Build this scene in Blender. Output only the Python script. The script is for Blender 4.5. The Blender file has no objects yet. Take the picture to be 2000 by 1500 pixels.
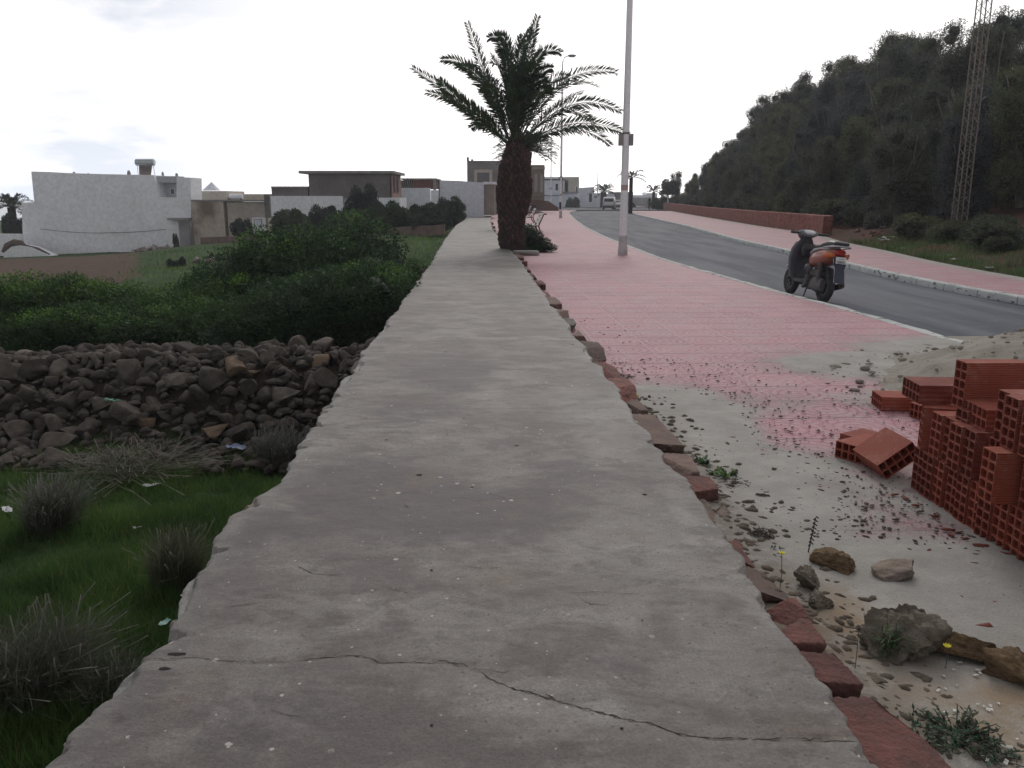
import bpy, bmesh, math, random
import numpy as np
from mathutils import Vector, Matrix, Euler
R = math.radians
random.seed(7); rng = np.random.default_rng(7)
sc = bpy.context.scene
COL = sc.collection

# ------------------------------------------------------------------ camera
F = 1620.0; PITCH = math.atan(362 / F); EYE = 1.5
cd = bpy.data.cameras.new('camera'); cam = bpy.data.objects.new('camera', cd); COL.objects.link(cam)
cam.location = (0, 0, EYE); cam.rotation_euler = (math.pi / 2 - PITCH, 0, 0)
cd.sensor_width = 36; cd.lens = 36 * F / 2000; cd.clip_start = .05; cd.clip_end = 8000
sc.camera = cam
sc.view_settings.view_transform = 'Standard'; sc.view_settings.look = 'None'
sc.view_settings.exposure = 0; sc.view_settings.gamma = 1

def P(px, py, z=0.):
    x = (px - 1000) / F; v = (750 - py) / F
    dy = math.cos(PITCH) + v * math.sin(PITCH); dz = v * math.cos(PITCH) - math.sin(PITCH)
    t = (z - EYE) / dz
    return Vector((x * t, dy * t, z))
def at(px, py, Y):
    x = (px - 1000) / F; v = (750 - py) / F
    dy = math.cos(PITCH) + v * math.sin(PITCH); dz = v * math.cos(PITCH) - math.sin(PITCH)
    t = Y / dy
    return Vector((x * t, Y, EYE + dz * t))

# ------------------------------------------------------------------ node helper
class N:
    def __init__(s, tree):
        s.t = tree; s.n = tree.nodes; s.l = tree.links; s.n.clear()
    def node(s, typ, ins={}, **kw):
        nd = s.n.new(typ)
        for k, v in kw.items(): setattr(nd, k, v)
        for k, v in ins.items():
            sk = nd.inputs[k]
            if isinstance(v, bpy.types.NodeSocket): s.l.new(v, sk)
            elif hasattr(sk, 'default_value'):
                if isinstance(v, (tuple, list)) and len(v) == 3 and sk.type == 'RGBA': v = (*v, 1)
                sk.default_value = v
        return nd
    def tc(s, w='Object'): return s.node('ShaderNodeTexCoord').outputs[w]
    def mp(s, vec, scale=(1, 1, 1), rot=(0, 0, 0), loc=(0, 0, 0)):
        return s.node('ShaderNodeMapping', {'Vector': vec, 'Scale': scale, 'Rotation': rot, 'Location': loc}).outputs[0]
    def noise(s, vec, scale, det=4, rough=.55, dist=0, out=0):
        return s.node('ShaderNodeTexNoise', {'Vector': vec, 'Scale': scale, 'Detail': det, 'Roughness': rough, 'Distortion': dist}).outputs[out]
    def vor(s, vec, scale, feature='F1', out='Distance', rnd=1.):
        return s.node('ShaderNodeTexVoronoi', {'Vector': vec, 'Scale': scale, 'Randomness': rnd}, feature=feature).outputs[out]
    def rng(s, v, a, b, c=0., d=1.):
        return s.node('ShaderNodeMapRange', {'Value': v, 'From Min': a, 'From Max': b, 'To Min': c, 'To Max': d}).outputs[0]
    def mix(s, f, a, b, mode='MIX'):
        nd = s.n.new('ShaderNodeMix'); nd.data_type = 'RGBA'; nd.blend_type = mode
        for i, v in ((0, f), (6, a), (7, b)):
            sk = nd.inputs[i]
            if isinstance(v, bpy.types.NodeSocket): s.l.new(v, sk)
            else: sk.default_value = (*v, 1) if isinstance(v, (tuple, list)) and len(v) == 3 else v
        return nd.outputs[2]
    def math(s, op, a, b=0., c=0.):
        nd = s.n.new('ShaderNodeMath'); nd.operation = op
        for i, v in enumerate((a, b, c)):
            if isinstance(v, bpy.types.NodeSocket): s.l.new(v, nd.inputs[i])
            else: nd.inputs[i].default_value = v
        return nd.outputs[0]
    def attr(s, name): return s.node('ShaderNodeAttribute', attribute_name=name).outputs['Fac']
    def bump(s, h, strength=.5, dist=.01, normal=None):
        ins = {'Height': h, 'Strength': strength, 'Distance': dist}
        if normal is not None: ins['Normal'] = normal
        return s.node('ShaderNodeBump', ins).outputs[0]

def newmat(name):
    m = bpy.data.materials.new(name); m.use_nodes = True
    return m, N(m.node_tree)
def finish(g, col, rough=.85, normal=None, metal=0., spec=.5, trans=0., coat=0.):
    ins = {'Base Color': col, 'Roughness': rough, 'Metallic': metal, 'Specular IOR Level': spec, 'Coat Weight': coat}
    if normal is not None: ins['Normal'] = normal
    b = g.node('ShaderNodeBsdfPrincipled', ins).outputs[0]
    if trans:
        tr = g.node('ShaderNodeBsdfTranslucent', {'Color': col}).outputs[0]
        b = g.node('ShaderNodeMixShader', {0: trans, 1: b, 2: tr}).outputs[0]
    g.node('ShaderNodeOutputMaterial', {'Surface': b})
MATS = {}
def mat(name, c1, c2=None, scale=4., rough=.85, bump=0., bscale=30., metal=0., spec=.5, det=5, dist=.01, lo=.35, hi=.65, coat=0., sc3=(1, 1, 1)):
    if name in MATS: return MATS[name]
    m, g = newmat(name)
    c2 = c2 or tuple(v * .8 for v in c1)
    co = g.mp(g.tc(), sc3)
    f = g.rng(g.noise(co, scale, det), lo, hi)
    col = g.mix(f, c1, c2)
    f2 = g.rng(g.noise(co, scale * 9, 3), .3, .75, .86, 1.12)
    col = g.mix(1., col, g.node('ShaderNodeCombineColor', {0: f2, 1: f2, 2: f2}).outputs[0], 'MULTIPLY')
    if name.endswith('stone'):
        ov = g.rng(g.node('ShaderNodeObjectInfo').outputs['Random'], 0, 1, .68, 1.45); col = g.mix(1., col, g.node('ShaderNodeCombineColor', {0: ov, 1: ov, 2: ov}).outputs[0], 'MULTIPLY')
    nrm = g.bump(g.noise(co, bscale, 5, .65), bump, dist) if bump else None
    finish(g, col, rough, nrm, metal, spec, coat=coat)
    MATS[name] = m; return m

# ------------------------------------------------------------------ sky and sun
SUN_EL, SUN_AZ = R(38), R(8)           # azimuth to the right of straight ahead (+Y)
w = bpy.data.worlds.new('World'); sc.world = w; w.use_nodes = True
g = N(w.node_tree)
sky = g.node('ShaderNodeTexSky', sky_type='NISHITA', sun_disc=False, sun_elevation=SUN_EL, sun_rotation=SUN_AZ, air_density=1., dust_density=3.).outputs[0]
gen = g.tc('Generated')
sd = (math.sin(SUN_AZ) * math.cos(SUN_EL), math.cos(SUN_AZ) * math.cos(SUN_EL), math.sin(SUN_EL))
dt = g.node('ShaderNodeVectorMath', {0: gen, 1: sd}, operation='DOT_PRODUCT').outputs['Value']
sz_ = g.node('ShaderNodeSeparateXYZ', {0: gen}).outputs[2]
hor = g.math('MULTIPLY', g.math('POWER', g.math('SUBTRACT', 1., g.math('ABSOLUTE', sz_)), 4.5), 11.)  # low band of sky brightness added to light walls facing the camera
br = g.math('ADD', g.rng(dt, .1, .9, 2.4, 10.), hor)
cl = g.noise(g.mp(gen, (2.2, 2.2, 6.)), 1.6, 7, .55, .3)
sx = g.node('ShaderNodeSeparateXYZ', {0: gen}).outputs
left = g.rng(sx[0], -.12, -.42)
grey = g.math('MULTIPLY', g.rng(cl, .40, .56), left)
ccol = g.mix(grey, (1.03, 1.0, 1.0), (.57, .61, .68))
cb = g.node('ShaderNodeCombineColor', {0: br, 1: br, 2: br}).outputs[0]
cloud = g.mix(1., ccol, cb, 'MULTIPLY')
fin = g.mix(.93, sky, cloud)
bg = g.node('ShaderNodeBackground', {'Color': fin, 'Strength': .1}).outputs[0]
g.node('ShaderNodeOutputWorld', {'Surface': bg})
sl = bpy.data.lights.new('sun', 'SUN'); sl.energy = .7; sl.angle = R(14); sl.color = (1, .95, .88)
so = bpy.data.objects.new('sun', sl); COL.objects.link(so)
so.rotation_euler = Vector(sd).to_track_quat('Z', 'Y').to_euler(); so.location = (0, 0, 60)

# ------------------------------------------------------------------ noise
def _h(ix, iy, iz, seed):
    n = (ix * 374761393 + iy * 668265263 + iz * 2147483647 + seed * 1442695041) & 0xffffffff
    n = ((n ^ (n >> 13)) * 1274126177) & 0xffffffff
    n = ((n ^ (n >> 16)) * 2246822519) & 0xffffffff
    return ((n ^ (n >> 15)) & 0xffffff) / float(0xffffff)
def vn(p, seed=0):
    p = np.asarray(p, float); i = np.floor(p).astype(np.int64); f = p - i; f = f * f * (3 - 2 * f)
    r = 0
    for a in (0, 1):
        for b in (0, 1):
            for c in (0, 1):
                wt = (f[:, 0] if a else 1 - f[:, 0]) * (f[:, 1] if b else 1 - f[:, 1]) * (f[:, 2] if c else 1 - f[:, 2])
                r = r + wt * _h(i[:, 0] + a, i[:, 1] + b, i[:, 2] + c, seed)
    return r
def fbm(p, seed=0, o=4, gain=.5):
    p = np.asarray(p, float); s = 0; a = 1; t = 0
    for k in range(o):
        s = s + a * vn(p * 2.03 ** k + k * 17.3, seed + k); t += a; a *= gain
    return s / t
def n2(x, y, sx, sy=None, seed=0, o=4):
    sy = sy or sx
    return fbm(np.stack([np.ravel(x) * sx, np.ravel(y) * sy, np.zeros(np.size(x)) + .37], 1), seed, o).reshape(np.shape(x))
def sstep(x, a, b):
    t = np.clip((x - a) / (b - a), 0, 1); return t * t * (3 - 2 * t)

# ------------------------------------------------------------------ object helpers
def mesh_np(name, V, Fc, mats, attrs=None, midx=None, smooth=False):
    V = np.asarray(V, np.float32); Fc = np.asarray(Fc, np.int32)
    me = bpy.data.meshes.new(name); k = Fc.shape[1]
    me.vertices.add(len(V)); me.vertices.foreach_set('co', V.ravel())
    me.loops.add(Fc.size); me.loops.foreach_set('vertex_index', Fc.ravel())
    me.polygons.add(len(Fc)); me.polygons.foreach_set('loop_start', np.arange(0, Fc.size, k, dtype=np.int32))
    me.polygons.foreach_set('loop_total', np.full(len(Fc), k, np.int32))
    if midx is not None: me.polygons.foreach_set('material_index', np.asarray(midx, np.int32))
    if smooth: me.polygons.foreach_set('use_smooth', np.ones(len(Fc), bool))
    for m in (mats if isinstance(mats, list) else [mats]): me.materials.append(m)
    for n_, a in (attrs or {}).items():
        at_ = me.attributes.new(n_, 'FLOAT', 'POINT'); at_.data.foreach_set('value', np.asarray(a, np.float32).ravel())
    me.update(); me.validate()
    return me
def link(name, me, parent=None, loc=None, rot=None, scale=None):
    o = bpy.data.objects.new(name, me); COL.objects.link(o)
    if parent: o.parent = parent
    if loc is not None: o.location = loc
    if rot is not None: o.rotation_euler = rot
    if scale is not None: o.scale = scale if hasattr(scale, '__len__') else (scale,) * 3
    return o
def tag(o, label=None, cat=None, group=None, kind=None):
    for k, v in (('label', label), ('category', cat), ('group', group), ('kind', kind)):
        if v: o[k] = v
    return o
def empty(name, loc=(0, 0, 0), rz=0.):
    return link(name, None, loc=loc, rot=(0, 0, rz))
def struct(o): o['kind'] = 'structure'; return o
def cptree(o, parent=None):
    c = o.copy(); COL.objects.link(c)
    if parent: c.parent = parent
    for ch in o.children: cptree(ch, c)
    return c

class MB:
    """collects simple shapes into one mesh"""
    def __init__(s): s.v = []; s.f = []
    def add(s, V, Fs):
        b = len(s.v); s.v += [tuple(p) for p in V]; s.f += [tuple(b + i for i in f) for f in Fs]; return s
    def box(s, c, d, rot=None, taper=1.):
        x, y, z = d[0] / 2, d[1] / 2, d[2] / 2
        V = [Vector((sx * x * (taper if sz > 0 else 1), sy * y * (taper if sz > 0 else 1), sz * z)) for sx in (-1, 1) for sy in (-1, 1) for sz in (-1, 1)]
        if rot is not None: V = [Euler(rot).to_matrix() @ p for p in V]
        V = [p + Vector(c) for p in V]
        return s.add(V, [(0, 1, 3, 2), (4, 6, 7, 5), (0, 4, 5, 1), (2, 3, 7, 6), (0, 2, 6, 4), (1, 5, 7, 3)])
    def rings(s, rs, cap=True, closed=False):
        n = len(rs[0]); V = [p for r in rs for p in r]; Fs = []
        m = len(rs)
        for i in range(m if closed else m - 1):
            for j in range(n):
                a = i * n + j; b = i * n + (j + 1) % n; c = ((i + 1) % m) * n + (j + 1) % n; d = ((i + 1) % m) * n + j
                Fs.append((a, b, c, d))
        if cap and not closed: Fs += [tuple(reversed(range(n))), tuple(range((m - 1) * n, m * n))]
        return s.add(V, Fs)
    def tube(s, pts, rad, n=8, cap=True):
        pts = [Vector(p) for p in pts]; rs = []
        if not hasattr(rad, '__len__'): rad = [rad] * len(pts)
        up = Vector((0, 0, 1))
        for i, p in enumerate(pts):
            d = (pts[min(i + 1, len(pts) - 1)] - pts[max(i - 1, 0)]).normalized()
            u = up if abs(d.dot(up)) < .95 else Vector((1, 0, 0))
            a = d.cross(u).normalized(); b = d.cross(a).normalized()
            rs.append([p + (a * math.cos(t) + b * math.sin(t)) * rad[i] for t in [2 * math.pi * k / n for k in range(n)]])
        return s.rings(rs, cap)
    def loft(s, secs, n=16, pw=2.4, axis='x'):
        """secs: (x, y, z, ry, rz) super-ellipse sections along x (or z: (z,x,y,rx,ry))"""
        rs = []
        for sec in secs:
            a0, b0, c0, r1, r2 = sec; ring = []
            for k in range(n):
                t = 2 * math.pi * k / n; ct, st = math.cos(t), math.sin(t)
                u = math.copysign(abs(ct) ** (2 / pw), ct) * r1; v = math.copysign(abs(st) ** (2 / pw), st) * r2
                ring.append((a0, b0 + u, c0 + v) if axis == 'x' else (b0 + u, c0 + v, a0))
            rs.append(ring)
        return s.rings(rs)
    def prism(s, poly, d):
        """polygon of 3D points extruded by vector d"""
        n = len(poly); d = Vector(d); V = [Vector(p) for p in poly] + [Vector(p) + d for p in poly]
        return s.add(V, [tuple(range(n)), tuple(reversed(range(n, 2 * n)))] + [(i, i + n, (i + 1) % n + n, (i + 1) % n) for i in range(n)])
    def torus(s, c, R_, r, ax='y', n=28, m=10, flat=1.):
        rs = []
        for i in range(n):
            t = 2 * math.pi * i / n; ring = []
            for j in range(m):
                q = 2 * math.pi * j / m; rr = R_ + r * math.cos(q); h = r * flat * math.sin(q)
                p = {'y': (rr * math.cos(t), h, rr * math.sin(t)), 'z': (rr * math.cos(t), rr * math.sin(t), h), 'x': (h, rr * math.cos(t), rr * math.sin(t))}[ax]
                ring.append(Vector(p) + Vector(c))
            rs.append(ring)
        return s.rings(rs, closed=True)
    def mesh(s, name, m, smooth=False, bevel=0.):
        me = bpy.data.meshes.new(name); me.from_pydata([tuple(p) for p in s.v], [], s.f)
        bm = bmesh.new(); bm.from_mesh(me); bmesh.ops.recalc_face_normals(bm, faces=bm.faces)
        if bevel: bmesh.ops.bevel(bm, geom=bm.edges[:], offset=bevel, segments=2, affect='EDGES', profile=.6, clamp_overlap=True)
        bm.to_mesh(me); bm.free()
        me.materials.append(m)
        if smooth:
            for p in me.polygons: p.use_smooth = True
            try: me.set_sharp_from_angle(angle=R(38))
            except Exception: pass
        return me
    def build(s, name, m, parent=None, smooth=False, bevel=0., loc=None):
        return link(name, s.mesh(name, m, smooth, bevel), parent, loc)

def curve(pts, k=9):
    """smooth x(y) through ground points sorted by y"""
    pts = sorted(pts, key=lambda p: p[1]); ys = np.array([p[1] for p in pts]); xs = np.array([p[0] for p in pts])
    t = np.linspace(0, 1, 600); q = ys + 12.; yy = np.exp(np.log(q[0]) + t * (np.log(q[-1]) - np.log(q[0]))) - 12.
    xx = np.interp(yy, ys, xs); ker = np.hanning(2 * k + 3)[1:-1]; ker /= ker.sum()
    xp = np.pad(xx, k, mode='reflect', reflect_type='odd'); xx = np.convolve(xp, ker, 'valid')
    return lambda y: np.interp(y, yy, xx)
G = lambda l, z: [P(a, b, z)[:2] for a, b in l]
wL = curve([(-1.15, -3), (-1.17, 1)] + G([(70, 1500), (140, 1430), (270, 1285), (350, 1205), (358, 1140), (400, 1085), (465, 985), (555, 930), (578, 885), (596, 850), (640, 785), (690, 710), (770, 610), (840, 515), (870, 465), (890, 440), (922, 420), (945, 408)], .12), 1)
wR = curve([(1.0, -3), (.95, 1)] + G([(1725, 1500), (1610, 1330), (1440, 1080), (1300, 890), (1180, 720), (1080, 595), (1010, 500), (997, 488), (974, 462), (962, 447), (958, 432), (961, 417)], .12), 5)
kL = curve([(6.3, -5), (5.6, 2), (5.15, 6)] + G([(1111, 415), (1125, 429), (1145, 443), (1179, 460), (1208, 471.5), (1237, 482), (1282, 500), (1327, 514), (1540, 573), (1640, 597), (1860, 660)], 0) + [(8.5, 112)], 16)
kR = curve([(9.0, -5), (8.6, 3), (8.2, 9)] + G([(1240, 418), (1343, 441), (1447, 469), (1504, 481), (1637, 510), (1736, 533), (1839, 554), (2000, 581)], 0) + [(14.6, 104)], 16)
pR = curve([(10.6, -8), (10.3, 3), (10.0, 10)] + G([(1294, 409), (1364, 421.5), (1488, 442), (1604, 458), (1637, 471), (1736, 490), (1819, 510), (2000, 543)], 0) + [(30, 200)], 16)

def rows(y0, y1, base=.02, k=.006):
    r = [y0]
    while r[-1] < y1: r.append(r[-1] + max(base, abs(r[-1]) * k))
    r[-1] = y1
    return np.array(r)
def gridmesh(name, X, Y, Z, m, attrs=None, smooth=True):
    nr, nc = X.shape; V = np.stack([X, Y, Z], -1).reshape(-1, 3)
    i = np.arange(nr * nc).reshape(nr, nc)
    Fc = np.stack([i[:-1, :-1], i[:-1, 1:], i[1:, 1:], i[1:, :-1]], -1).reshape(-1, 4)
    return mesh_np(name, V, Fc, m, {k: v for k, v in (attrs or {}).items()}, smooth=smooth)

# ================================================================== materials for the setting
def m_concrete():
    m, g = newmat('weathered_concrete'); co = g.tc()
    big = g.noise(co, .9, 8, .62, .4)
    mid = g.noise(g.mp(co, (1, 1.3, 1)), 2.6, 9, .64, .35)
    sm = g.noise(co, 11, 8, .72)
    c = g.mix(g.rng(big, .38, .62), (.188, .174, .160), (.104, .090, .083))
    c = g.mix(g.rng(mid, .46, .58, 0, .8), c, (.074, .061, .058))
    c = g.mix(g.rng(g.noise(g.mp(co, (.8, 1.6, 1), loc=(3, 1, 0)), 2.2, 9, .66, .3), .53, .68, 0, .6), c, (.262, .246, .218))
    c = g.mix(g.rng(sm, .50, .66, 0, .5), c, (.085, .076, .072))
    c = g.mix(g.math('MULTIPLY', g.rng(g.math('ADD', g.attr('stain'), g.math('MULTIPLY', g.math('SUBTRACT', mid, .5), 1.1)), .22, .62), .85), c, (.060, .048, .052))
    c = g.mix(g.math('MULTIPLY', g.attr('pale'), g.rng(sm, .3, .6, .4, 1.)), c, (.29, .285, .27))
    c = g.mix(g.rng(g.noise(co, 1.7, 7, .65), .57, .68, 0, .45), c, (.15, .105, .07))
    c = g.mix(g.rng(g.noise(g.mp(co, (1, 1.4, 1), loc=(7, 2, 0)), 5.5, 9, .74, .4), .53, .62, 0, .55), c, (.058, .047, .043))
    f2 = g.rng(g.noise(co, 110, 6, .8), .3, .7, .58, 1.42)
    c = g.mix(1., c, g.node('ShaderNodeCombineColor', {0: f2, 1: f2, 2: f2}).outputs[0], 'MULTIPLY')
    wob = g.math('MULTIPLY', g.math('SUBTRACT', g.noise(co, 190, 2), .5), .14)
    def dots(sc_, mx, lo, ch):
        vo = g.node('ShaderNodeTexVoronoi', {'Vector': g.mp(co, (1, 1, 0)), 'Scale': sc_}, feature='F1')
        r = g.node('ShaderNodeSeparateColor', {0: vo.outputs['Color']}).outputs
        return g.math('LESS_THAN', g.math('ADD', vo.outputs['Distance'], wob), g.rng(r[ch], lo, 1., -.05, mx))
    patch = g.rng(g.noise(co, 1.3, 3), .36, .54)
    spot = g.math('MULTIPLY', g.math('MAXIMUM', dots(11., .12, .4, 0), dots(26., .17, .55, 0)), patch)
    c = g.mix(g.math('MULTIPLY', spot, .8), c, (.46, .43, .39))
    c = g.mix(g.math('MULTIPLY', dots(38., .20, .45, 2), .7), c, (.055, .05, .048))
    pit = dots(6., .05, .8, 1)
    c = g.mix(pit, c, (.03, .027, .027))
    h = g.math('ADD', g.math('MULTIPLY', g.noise(g.mp(co, (1, 1.3, 1)), 3., 6, .6, .2), .8), g.math('MULTIPLY', g.noise(co, 130, 5, .8), .13))
    h = g.math('ADD', h, g.math('MULTIPLY', g.noise(co, 24, 5, .7), .16))
    h = g.math('SUBTRACT', h, g.math('MULTIPLY', pit, .2))
    finish(g, c, .62, g.bump(h, .6, .03), spec=.5)
    return m
def m_tiles():
    m, g = newmat('pink_tiles'); co = g.tc()
    q = g.mp(co, (1, 1, 1), (0, 0, R(-2.9)), (.12, .0, 0))
    s3 = g.node('ShaderNodeSeparateXYZ', {0: q}).outputs
    T = .5
    def cell(v, off=0.):
        d = g.math('ADD', g.math('DIVIDE', v, T), off)
        fr = g.math('FRACT', g.math('ADD', d, 100.)); return fr, d
    fx, dx = cell(s3[0], .1); fy, dy = cell(s3[1])
    ex = g.math('MINIMUM', fx, g.math('SUBTRACT', 1., fx)); ey = g.math('MINIMUM', fy, g.math('SUBTRACT', 1., fy))
    jx = g.math('LESS_THAN', ex, .018); jy = g.math('LESS_THAN', ey, .018)
    joint = g.math('MAXIMUM', jx, jy)
    # moulded fan pattern on each tile
    cx = g.math('SUBTRACT', fx, .5); cy = g.math('SUBTRACT', fy, .5)
    vec = g.node('ShaderNodeCombineXYZ', {0: cx, 1: cy}).outputs[0]
    rad = g.node('ShaderNodeVectorMath', {0: vec}, operation='LENGTH').outputs['Value']
    ring = g.math('SINE', g.math('MULTIPLY', rad, 46.))
    ring = g.rng(ring, .1, .8)
    ang = g.math('SINE', g.math('MULTIPLY', g.math('ARCTAN2', cy, cx), 14.))
    pat = g.math('MAXIMUM', ring, g.math('MULTIPLY', g.rng(ang, .3, .9), g.rng(rad, .3, .5)))
    tid = g.node('ShaderNodeCombineXYZ', {0: g.math('FLOOR', dx), 1: g.math('FLOOR', dy)}).outputs[0]
    tr = g.node('ShaderNodeTexWhiteNoise', {'Vector': tid}, noise_dimensions='3D').outputs['Value']
    base = g.mix(g.rng(tr, 0, 1), (.350, .130, .166), (.262, .090, .126))
    wr = g.noise(co, 2.2, 6, .62, .5)
    base = g.mix(g.rng(wr, .42, .66, 0, .6), base, (.33, .215, .235))
    pale = g.math('MULTIPLY', g.math('SUBTRACT', 1., pat), g.rng(g.noise(co, 14, 5, .7), .36, .62, .08, .7))
    base = g.mix(pale, base, (.41, .26, .275))
    base = g.mix(g.math('MULTIPLY', jy, .9), base, (.12, .065, .075))
    base = g.mix(g.math('MULTIPLY', jx, g.rng(g.noise(co, .9, 2), .4, .6, .3, .75)), base, (.37, .27, .27))
    sn = g.attr('sand')
    dn = g.math('ADD', g.math('MULTIPLY', g.noise(co, 3.2, 8, .72), 1.1), g.math('MULTIPLY', g.noise(co, 40, 4, .7), .45))
    sf = g.rng(g.math('ADD', sn, g.math('SUBTRACT', dn, .77)), .28, .68)
    sandc = g.mix(g.rng(g.noise(co, 3, 5, .6), .35, .7), (.37, .36, .335), (.265, .252, .232))
    sandc = g.mix(g.math('MULTIPLY', g.attr('ochre'), g.rng(g.noise(co, 6, 4), .3, .6)), sandc, (.27, .19, .11))
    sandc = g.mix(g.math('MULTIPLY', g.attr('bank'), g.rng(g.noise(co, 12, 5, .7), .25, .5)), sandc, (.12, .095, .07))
    gr = g.rng(g.noise(co, 220, 3, .7), .3, .7, .75, 1.2)
    sandc = g.mix(1., sandc, g.node('ShaderNodeCombineColor', {0: gr, 1: gr, 2: gr}).outputs[0], 'MULTIPLY')
    col = g.mix(sf, base, sandc)
    h = g.math('MULTIPLY', g.math('SUBTRACT', pat, joint), g.math('SUBTRACT', 1., sf))
    h = g.math('ADD', h, g.math('MULTIPLY', g.noise(co, 70, 5, .7), .8))
    h = g.math('ADD', h, g.math('MULTIPLY', g.math('MULTIPLY', g.noise(co, 9, 6, .7), sf), 3.))
    finish(g, col, g.rng(sf, 0, 1, .62, .9), g.bump(h, .5, .008), spec=.45)
    return m
def m_asphalt():
    m, g = newmat('asphalt'); co = g.tc()
    st = g.noise(g.mp(co, (1, .12, 1), (0, 0, R(-6))), 1.4, 5, .6, .3)
    c = g.mix(g.rng(st, .40, .62), (.034, .043, .068), (.098, .108, .132))
    c = g.mix(g.rng(g.noise(g.mp(co, (1, .25, 1)), .8, 4), .56, .7, 0, .6), c, (.085, .09, .11))
    sp = g.rng(g.noise(co, 120, 3, .7), .3, .7, .7, 1.3)
    c = g.mix(1., c, g.node('ShaderNodeCombineColor', {0: sp, 1: sp, 2: sp}).outputs[0], 'MULTIPLY')
    c = g.mix(g.rng(g.noise(co, 3.5, 7, .7), .58, .68, 0, .5), c, (.15, .145, .14))
    finish(g, c, .75, g.bump(g.noise(co, 140, 3), .4, .006), spec=.28)
    return m
def m_field():
    m, g = newmat('field_ground'); co = g.tc()
    n1 = g.noise(co, .35, 6, .6); n2_ = g.noise(co, 6, 6, .65)
    c = g.mix(g.rng(n1, .35, .65), (.040, .075, .025), (.072, .130, .038))
    c = g.mix(g.rng(n2_, .38, .7), c, (.018, .034, .012))
    c = g.mix(g.rng(g.noise(co, 1.7, 5, .6), .56, .70, 0, .7), c, (.12, .09, .055))
    s = g.attr('soil')
    soil = g.mix(g.rng(g.noise(co, 3, 6, .7), .35, .65), (.125, .082, .060), (.08, .055, .04))
    c = g.mix(g.rng(g.math('ADD', s, g.math('MULTIPLY', g.math('SUBTRACT', g.noise(co, 1.2, 5), .5), .9)), .42, .56), c, soil)
    c = g.mix(g.rng(g.attr('rocky'), .25, .6), c, g.mix(g.rng(g.noise(co, 9, 5), .35, .65), (.05, .038, .03), (.028, .022, .018)))
    finish(g, c, .95, g.bump(g.noise(co, 12, 6, .7), .9, .08), spec=.15)
    return m
def m_kerb():
    m, g = newmat('painted_kerb'); co = g.tc()
    f = g.noise(g.mp(co, (1, 1, 2)), 5, 6, .7)
    c = g.mix(g.rng(g.noise(co, 2, 4), .3, .7), (.50, .52, .51), (.36, .38, .38))
    c = g.mix(g.rng(f, .565, .60), c, (.085, .08, .08))
    sy = g.node('ShaderNodeSeparateXYZ', {0: co}).outputs[1]
    j = g.math('LESS_THAN', g.math('FRACT', g.math('ADD', sy, 100.)), .025)
    c = g.mix(g.math('MULTIPLY', j, .8), c, (.10, .10, .10))
    finish(g, c, .8, g.bump(f, .6, .02))
    return m
def m_masonry(name, c1, c2, mort, bw=.32, bh=.13, axis='Generated'):
    m, g = newmat(name); co = g.tc('UV')
    b = g.node('ShaderNodeTexBrick', {'Vector': g.node('ShaderNodeVectorMath', {0: co, 1: g.noise(co, 3, 3, out=1)}, operation='ADD').outputs[0], 'Color1': c1, 'Color2': c2, 'Mortar': mort, 'Scale': 1., 'Mortar Size': .012, 'Brick Width': bw, 'Row Height': bh, 'Bias': 0.})
    c = g.mix(g.rng(g.noise(co, 4, 5, .6), .45, .75, 0, .6), b.outputs[0], tuple(v * .5 for v in c2))
    c = g.mix(g.rng(g.noise(co, 5.5, 3, .5), .66, .72, 0, .7), c, (.42, .30, .25))
    h = g.math('ADD', g.math('MULTIPLY', b.outputs[1], -1.), g.math('MULTIPLY', g.noise(co, 14, 5, .7), .6))
    finish(g, c, .9, g.bump(h, .9, .04), spec=.3)
    return m
def m_leaf(name, dark, light, tip=None, trans=.25):
    m, g = newmat(name); t = g.attr('tint')
    oi = g.node('ShaderNodeObjectInfo').outputs['Random']
    c = g.mix(g.rng(t, .15, .8), dark, light)
    if tip: c = g.mix(g.attr('tip'), c, tip)
    v = g.rng(oi, 0, 1, .66, 1.32)
    c = g.mix(1., c, g.node('ShaderNodeCombineColor', {0: v, 1: v, 2: g.rng(oi, 0, 1, 1.1, .9)}).outputs[0], 'MULTIPLY')
    finish(g, c, .6, spec=.3, trans=trans)
    return m

CONC = m_concrete(); TILES = m_tiles(); ASPH = m_asphalt(); FIELD = m_field(); KERB = m_kerb()
BARK = mat('bark', (.10, .08, .065), (.05, .04, .033), 6, .9, .8, 25, dist=.03)
LEAF_BUSH = m_leaf('bush_leaf', (.016, .034, .016), (.048, .096, .032), (.13, .25, .05), .3)
LEAF_FAR = m_leaf('far_bush_leaf', (.024, .042, .026), (.048, .082, .038))
LEAF_HILL = m_leaf('hill_leaf', (.022, .028, .019), (.125, .142, .090), None, .3)
LEAF_PALM = m_leaf('palm_leaf', (.026, .045, .024), (.055, .095, .045), None, .22)
GRASSM = m_leaf('grass_blade', (.038, .085, .026), (.115, .20, .055), (.24, .21, .12), .4)
STRAW = m_leaf('straw', (.055, .060, .032), (.14, .125, .080), (.30, .27, .21), .3)
WHITE = mat('white_render', (.86, .875, .915), (.81, .825, .865), .5, .9, .15, 8)

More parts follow.
